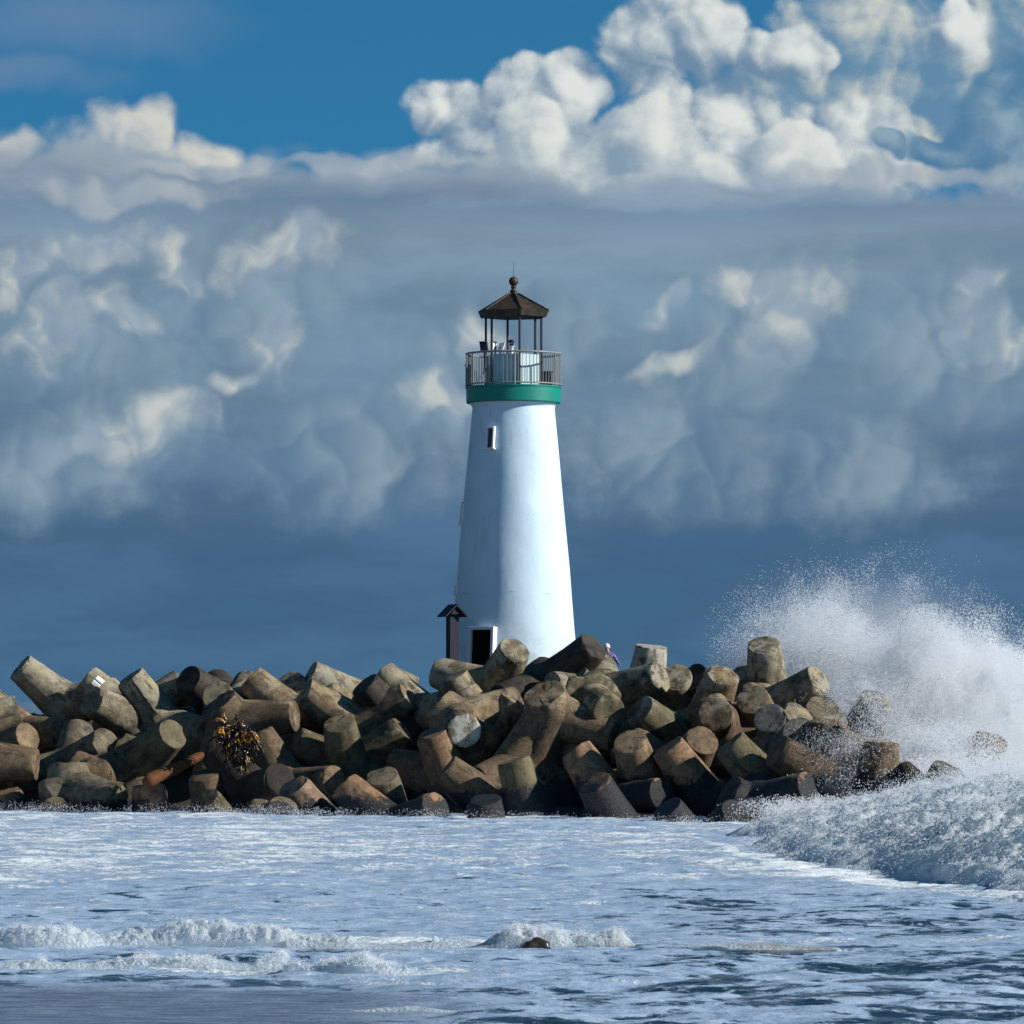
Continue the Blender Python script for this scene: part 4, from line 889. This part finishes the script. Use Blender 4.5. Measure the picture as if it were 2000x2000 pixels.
# ------------------------------------------------------------------ spray thrown up behind the blocks
g = np.random.default_rng(3)
def plume(cx, cy, Y, rx, ry, rz, n, r0, r1, sharp=0.0, seed=0, power=2.0, sc=.8):
    """Drops in an ellipsoid (pixels for the centre, metres for radii) clumped by turbulence."""
    c = at(cx, cy, Y); m_ = int(n * 3)
    q = g.normal(0, .5, (m_, 3)); q = q[np.linalg.norm(q, axis=1) < 1.35]
    p = c[:] + q * np.array([rx, rz, ry])
    w1 = fbm(p[:, 0] * sc + seed, p[:, 1] * sc, p[:, 2] * sc, 5, .62)
    keep = g.random(len(p)) < np.clip((w1 + .28 - sharp) * 1.7, 0, 1) ** power
    p = p[keep][:n]; p = p[p[:, 2] > -.1]
    drops.append(np.concatenate([p, g.uniform(r0, r1, len(p))[:, None]], 1))
def jets(cx, cy, Y, sx, n, per, vmin, vmax, ang, spread, r0, r1, grav=9.8, sy=1.5):
    base = at(cx, cy, Y)
    nf = max(3, n // 9); FG = [(g.normal(ang, spread), g.uniform(vmin, vmax), g.uniform(-sx, sx)) for _ in range(nf)]      # fingers of thrown water
    for i in range(n):
        fa, fv, fx_ = FG[g.integers(nf)]; a_ = math.radians(fa + g.normal(0, 2.5)); v = fv * g.uniform(.72, 1.0); o_ = np.array([base.x + fx_ + g.normal(0, .18), base.y + g.uniform(-sy, sy), base.z])
        T = g.uniform(.35, 1.0) * (v * math.cos(a_) / grav) * 1.25; t = T * (1 - g.random(per) ** 1.6 * .55)
        vx = v * math.sin(a_) + g.normal(0, .2, per); vz = v * math.cos(a_) + g.normal(0, .38, per); vy = g.normal(0, .4, per)
        p = np.stack([o_[0] + vx * t, o_[1] + vy * t, o_[2] + vz * t - .5 * grav * t * t], -1); p += g.normal(0, .05, p.shape)
        drops.append(np.concatenate([p, g.uniform(r0, r1, per)[:, None]], 1))
# dense white body
plume(1850, 1430, 156, 4.2, 2.2, 2.5, 300000, .007, .014, -.2, 1, 1.2)
plume(1812, 1345, 157, 1.5, 2.1, 1.6, 190000, .006, .013, -.15, 2, 1.3, 1.1)
plume(1960, 1430, 158, 3.2, 2.0, 2.5, 170000, .007, .014, -.15, 3, 1.2)
plume(1710, 1430, 157, 2.4, 1.5, 1.8, 50000, .007, .015, -.15, 4, 1.3)
plume(1600, 1330, 161, 2.4, 2.0, 1.8, 50000, .008, .019, -.1, 5, 1.3)
plume(1520, 1300, 161.5, 1.9, 1.6, 1.4, 26000, .007, .017, -.1, 6, 1.3)
# thin veil blown high
plume(1680, 1240, 162, 4.0, 2.1, 2.5, 70000, .005, .013, .10, 7, 2.2, .75)
plume(1700, 1160, 162, 3.6, 1.5, 2.5, 26000, .005, .012, .16, 8, 2.6, .8)
plume(1900, 1300, 159, 4.0, 1.6, 2.0, 45000, .007, .016, .0, 9, 1.5, .7)
jets(1810, 1400, 157, 1.2, 60, 900, 4.6, 6.2, 2, 8, .007, .016)
jets(1850, 1420, 156, 3.5, 140, 520, 3.5, 5.8, -2, 16, .007, .016)
jets(1580, 1360, 162, 1.8, 110, 300, 4.8, 7.6, 6, 14, .006, .015)
jets(2030, 1400, 157, 2.0, 60, 400, 4.5, 6.8, 2, 12, .008, .020)
plume(1700, 1420, 143, 1.9, 1.5, 2.0, 16000, .005, .012, .0, 21, 1.8, 1.0)
plume(1850, 1480, 146, 2.4, 1.0, 2.0, 50000, .007, .015, -.05, 22, 1.3, 1.0)
# wash breaking against the feet of the blocks
for (px_, py_, Y_, n_) in ((60, 1578, 150, 1500), (150, 1584, 149, 1500), (345, 1584, 147, 2500), (470, 1586, 146, 2200), (560, 1588, 145, 2200), (640, 1590, 144.5, 1800), (800, 1594, 143, 1800), (930, 1598, 141, 1600), (1060, 1602, 140, 2200), (1230, 1606, 138.5, 2500), (1360, 1608, 137, 3000)):
    plume(px_, py_, Y_, 1.5, .22, .8, n_ // 3, .005, .010, .0, px_, 1.6, 2.0)
# surf lapping round the last blocks
plume(1790, 1530, 144, 3.2, .7, 2.5, 30000, .009, .020, -.05, 11, 1.2, 1.4)
plume(1590, 1580, 139, 2.2, .35, 2.0, 12000, .008, .016, .0, 12, 1.3, 2)
plume(1930, 1540, 143, 3.0, .9, 3.0, 36000, .009, .022, -.05, 13, 1.2, 1.2)
D = np.concatenate(drops)
me = bpy.data.meshes.new('sea_spray'); me.vertices.add(len(D)); me.vertices.foreach_set('co', D[:, :3].astype(np.float32).ravel())
a = me.attributes.new('rad', 'FLOAT', 'POINT'); a.data.foreach_set('value', D[:, 3].astype(np.float32)); me.update()
o = mesh_obj('sea_spray', me, MAT_DROP); tag(o, 'cloud of white sea spray thrown up by the wave at the right end of the breakwater', 'sea spray', kind='stuff')
ng = bpy.data.node_groups.new('drops', 'GeometryNodeTree')
ng.interface.new_socket('Geometry', in_out='INPUT', socket_type='NodeSocketGeometry'); ng.interface.new_socket('Geometry', in_out='OUTPUT', socket_type='NodeSocketGeometry')
gi = ng.nodes.new('NodeGroupInput'); go = ng.nodes.new('NodeGroupOutput'); mp = ng.nodes.new('GeometryNodeMeshToPoints'); sm_ = ng.nodes.new('GeometryNodeSetMaterial')
na = ng.nodes.new('GeometryNodeInputNamedAttribute'); na.data_type = 'FLOAT'; na.inputs['Name'].default_value = 'rad'
ng.links.new(gi.outputs[0], mp.inputs['Mesh']); ng.links.new(na.outputs['Attribute'], mp.inputs['Radius']); ng.links.new(mp.outputs[0], sm_.inputs['Geometry'])
sm_.inputs['Material'].default_value = MAT_DROP; ng.links.new(sm_.outputs[0], go.inputs[0])
md = o.modifiers.new('drops', 'NODES'); md.node_group = ng

# fine mist hanging in the spray: denser where the water is thrown up
bm = bmesh.new(); box(bm, Vector((14, 156, 4.3)), (26, 30, 9.0)); mo = bm_obj('spray_mist', bm)
mm = bpy.data.materials.new('mist'); mm.use_nodes = True; N = NT(mm.node_tree); N.n.clear()
gp = N.new('ShaderNodeNewGeometry').outputs['Position']; wq = N.noise(gp, .9, 2, .6, out=1)
gw = N.vm('ADD', gp, N.vm('SCALE', N.vm('SUBTRACT', wq, (.5, .5, .5)), scale=2.2)); tot = None
for (px, py, Y, rx, ry, rz, k) in ((1860, 1440, 157, 3.0, 1.5, 2.6, 3.2), (1810, 1350, 158, 1.05, 1.0, 1.4, 2.4), (1985, 1400, 159, 1.8, 1.1, 2.0, 2.0), (1700, 1420, 158, 1.5, 1.0, 1.6, 1.6),
                                   (1590, 1330, 162, 1.3, 1.2, 1.6, 1.1), (1530, 1290, 162, .9, .9, 1.4, .6), (1680, 1230, 162, 2.4, 1.1, 2.2, .35), (1800, 1520, 146, 2.6, .5, 2.2, 1.3), (2080, 1440, 158, 2.5, 1.6, 2.5, 2.2)):
    c_ = at(px, py, Y); v = N.vm('MULTIPLY', N.vm('SUBTRACT', gw, tuple(c_)), (1 / rx, 1 / rz, 1 / ry)); dq = N.vm('DOT_PRODUCT', v, v)
    e_ = N.math('MULTIPLY', N.math('EXPONENT', N.math('MULTIPLY', dq, -1.0)), k); tot = e_ if tot is None else N.math('ADD', tot, e_)
den = N.math('MULTIPLY', tot, N.ss(N.noise(gp, 1.1, 5, .65), .30, .62, .10, .75))
pv = N.new('ShaderNodeVolumePrincipled'); pv.inputs['Color'].default_value = (.97, .985, 1, 1); pv.inputs['Anisotropy'].default_value = 0.0; N.put(pv.inputs['Density'], den)
ov = N.new('ShaderNodeOutputMaterial'); N.l.new(pv.outputs[0], ov.inputs['Volume']); mo.data.materials.append(mm)
tag(mo, kind='stuff', label='fine white mist hanging round the thrown spray', cat='mist')
print('pods', count[0], 'drops', len(D))
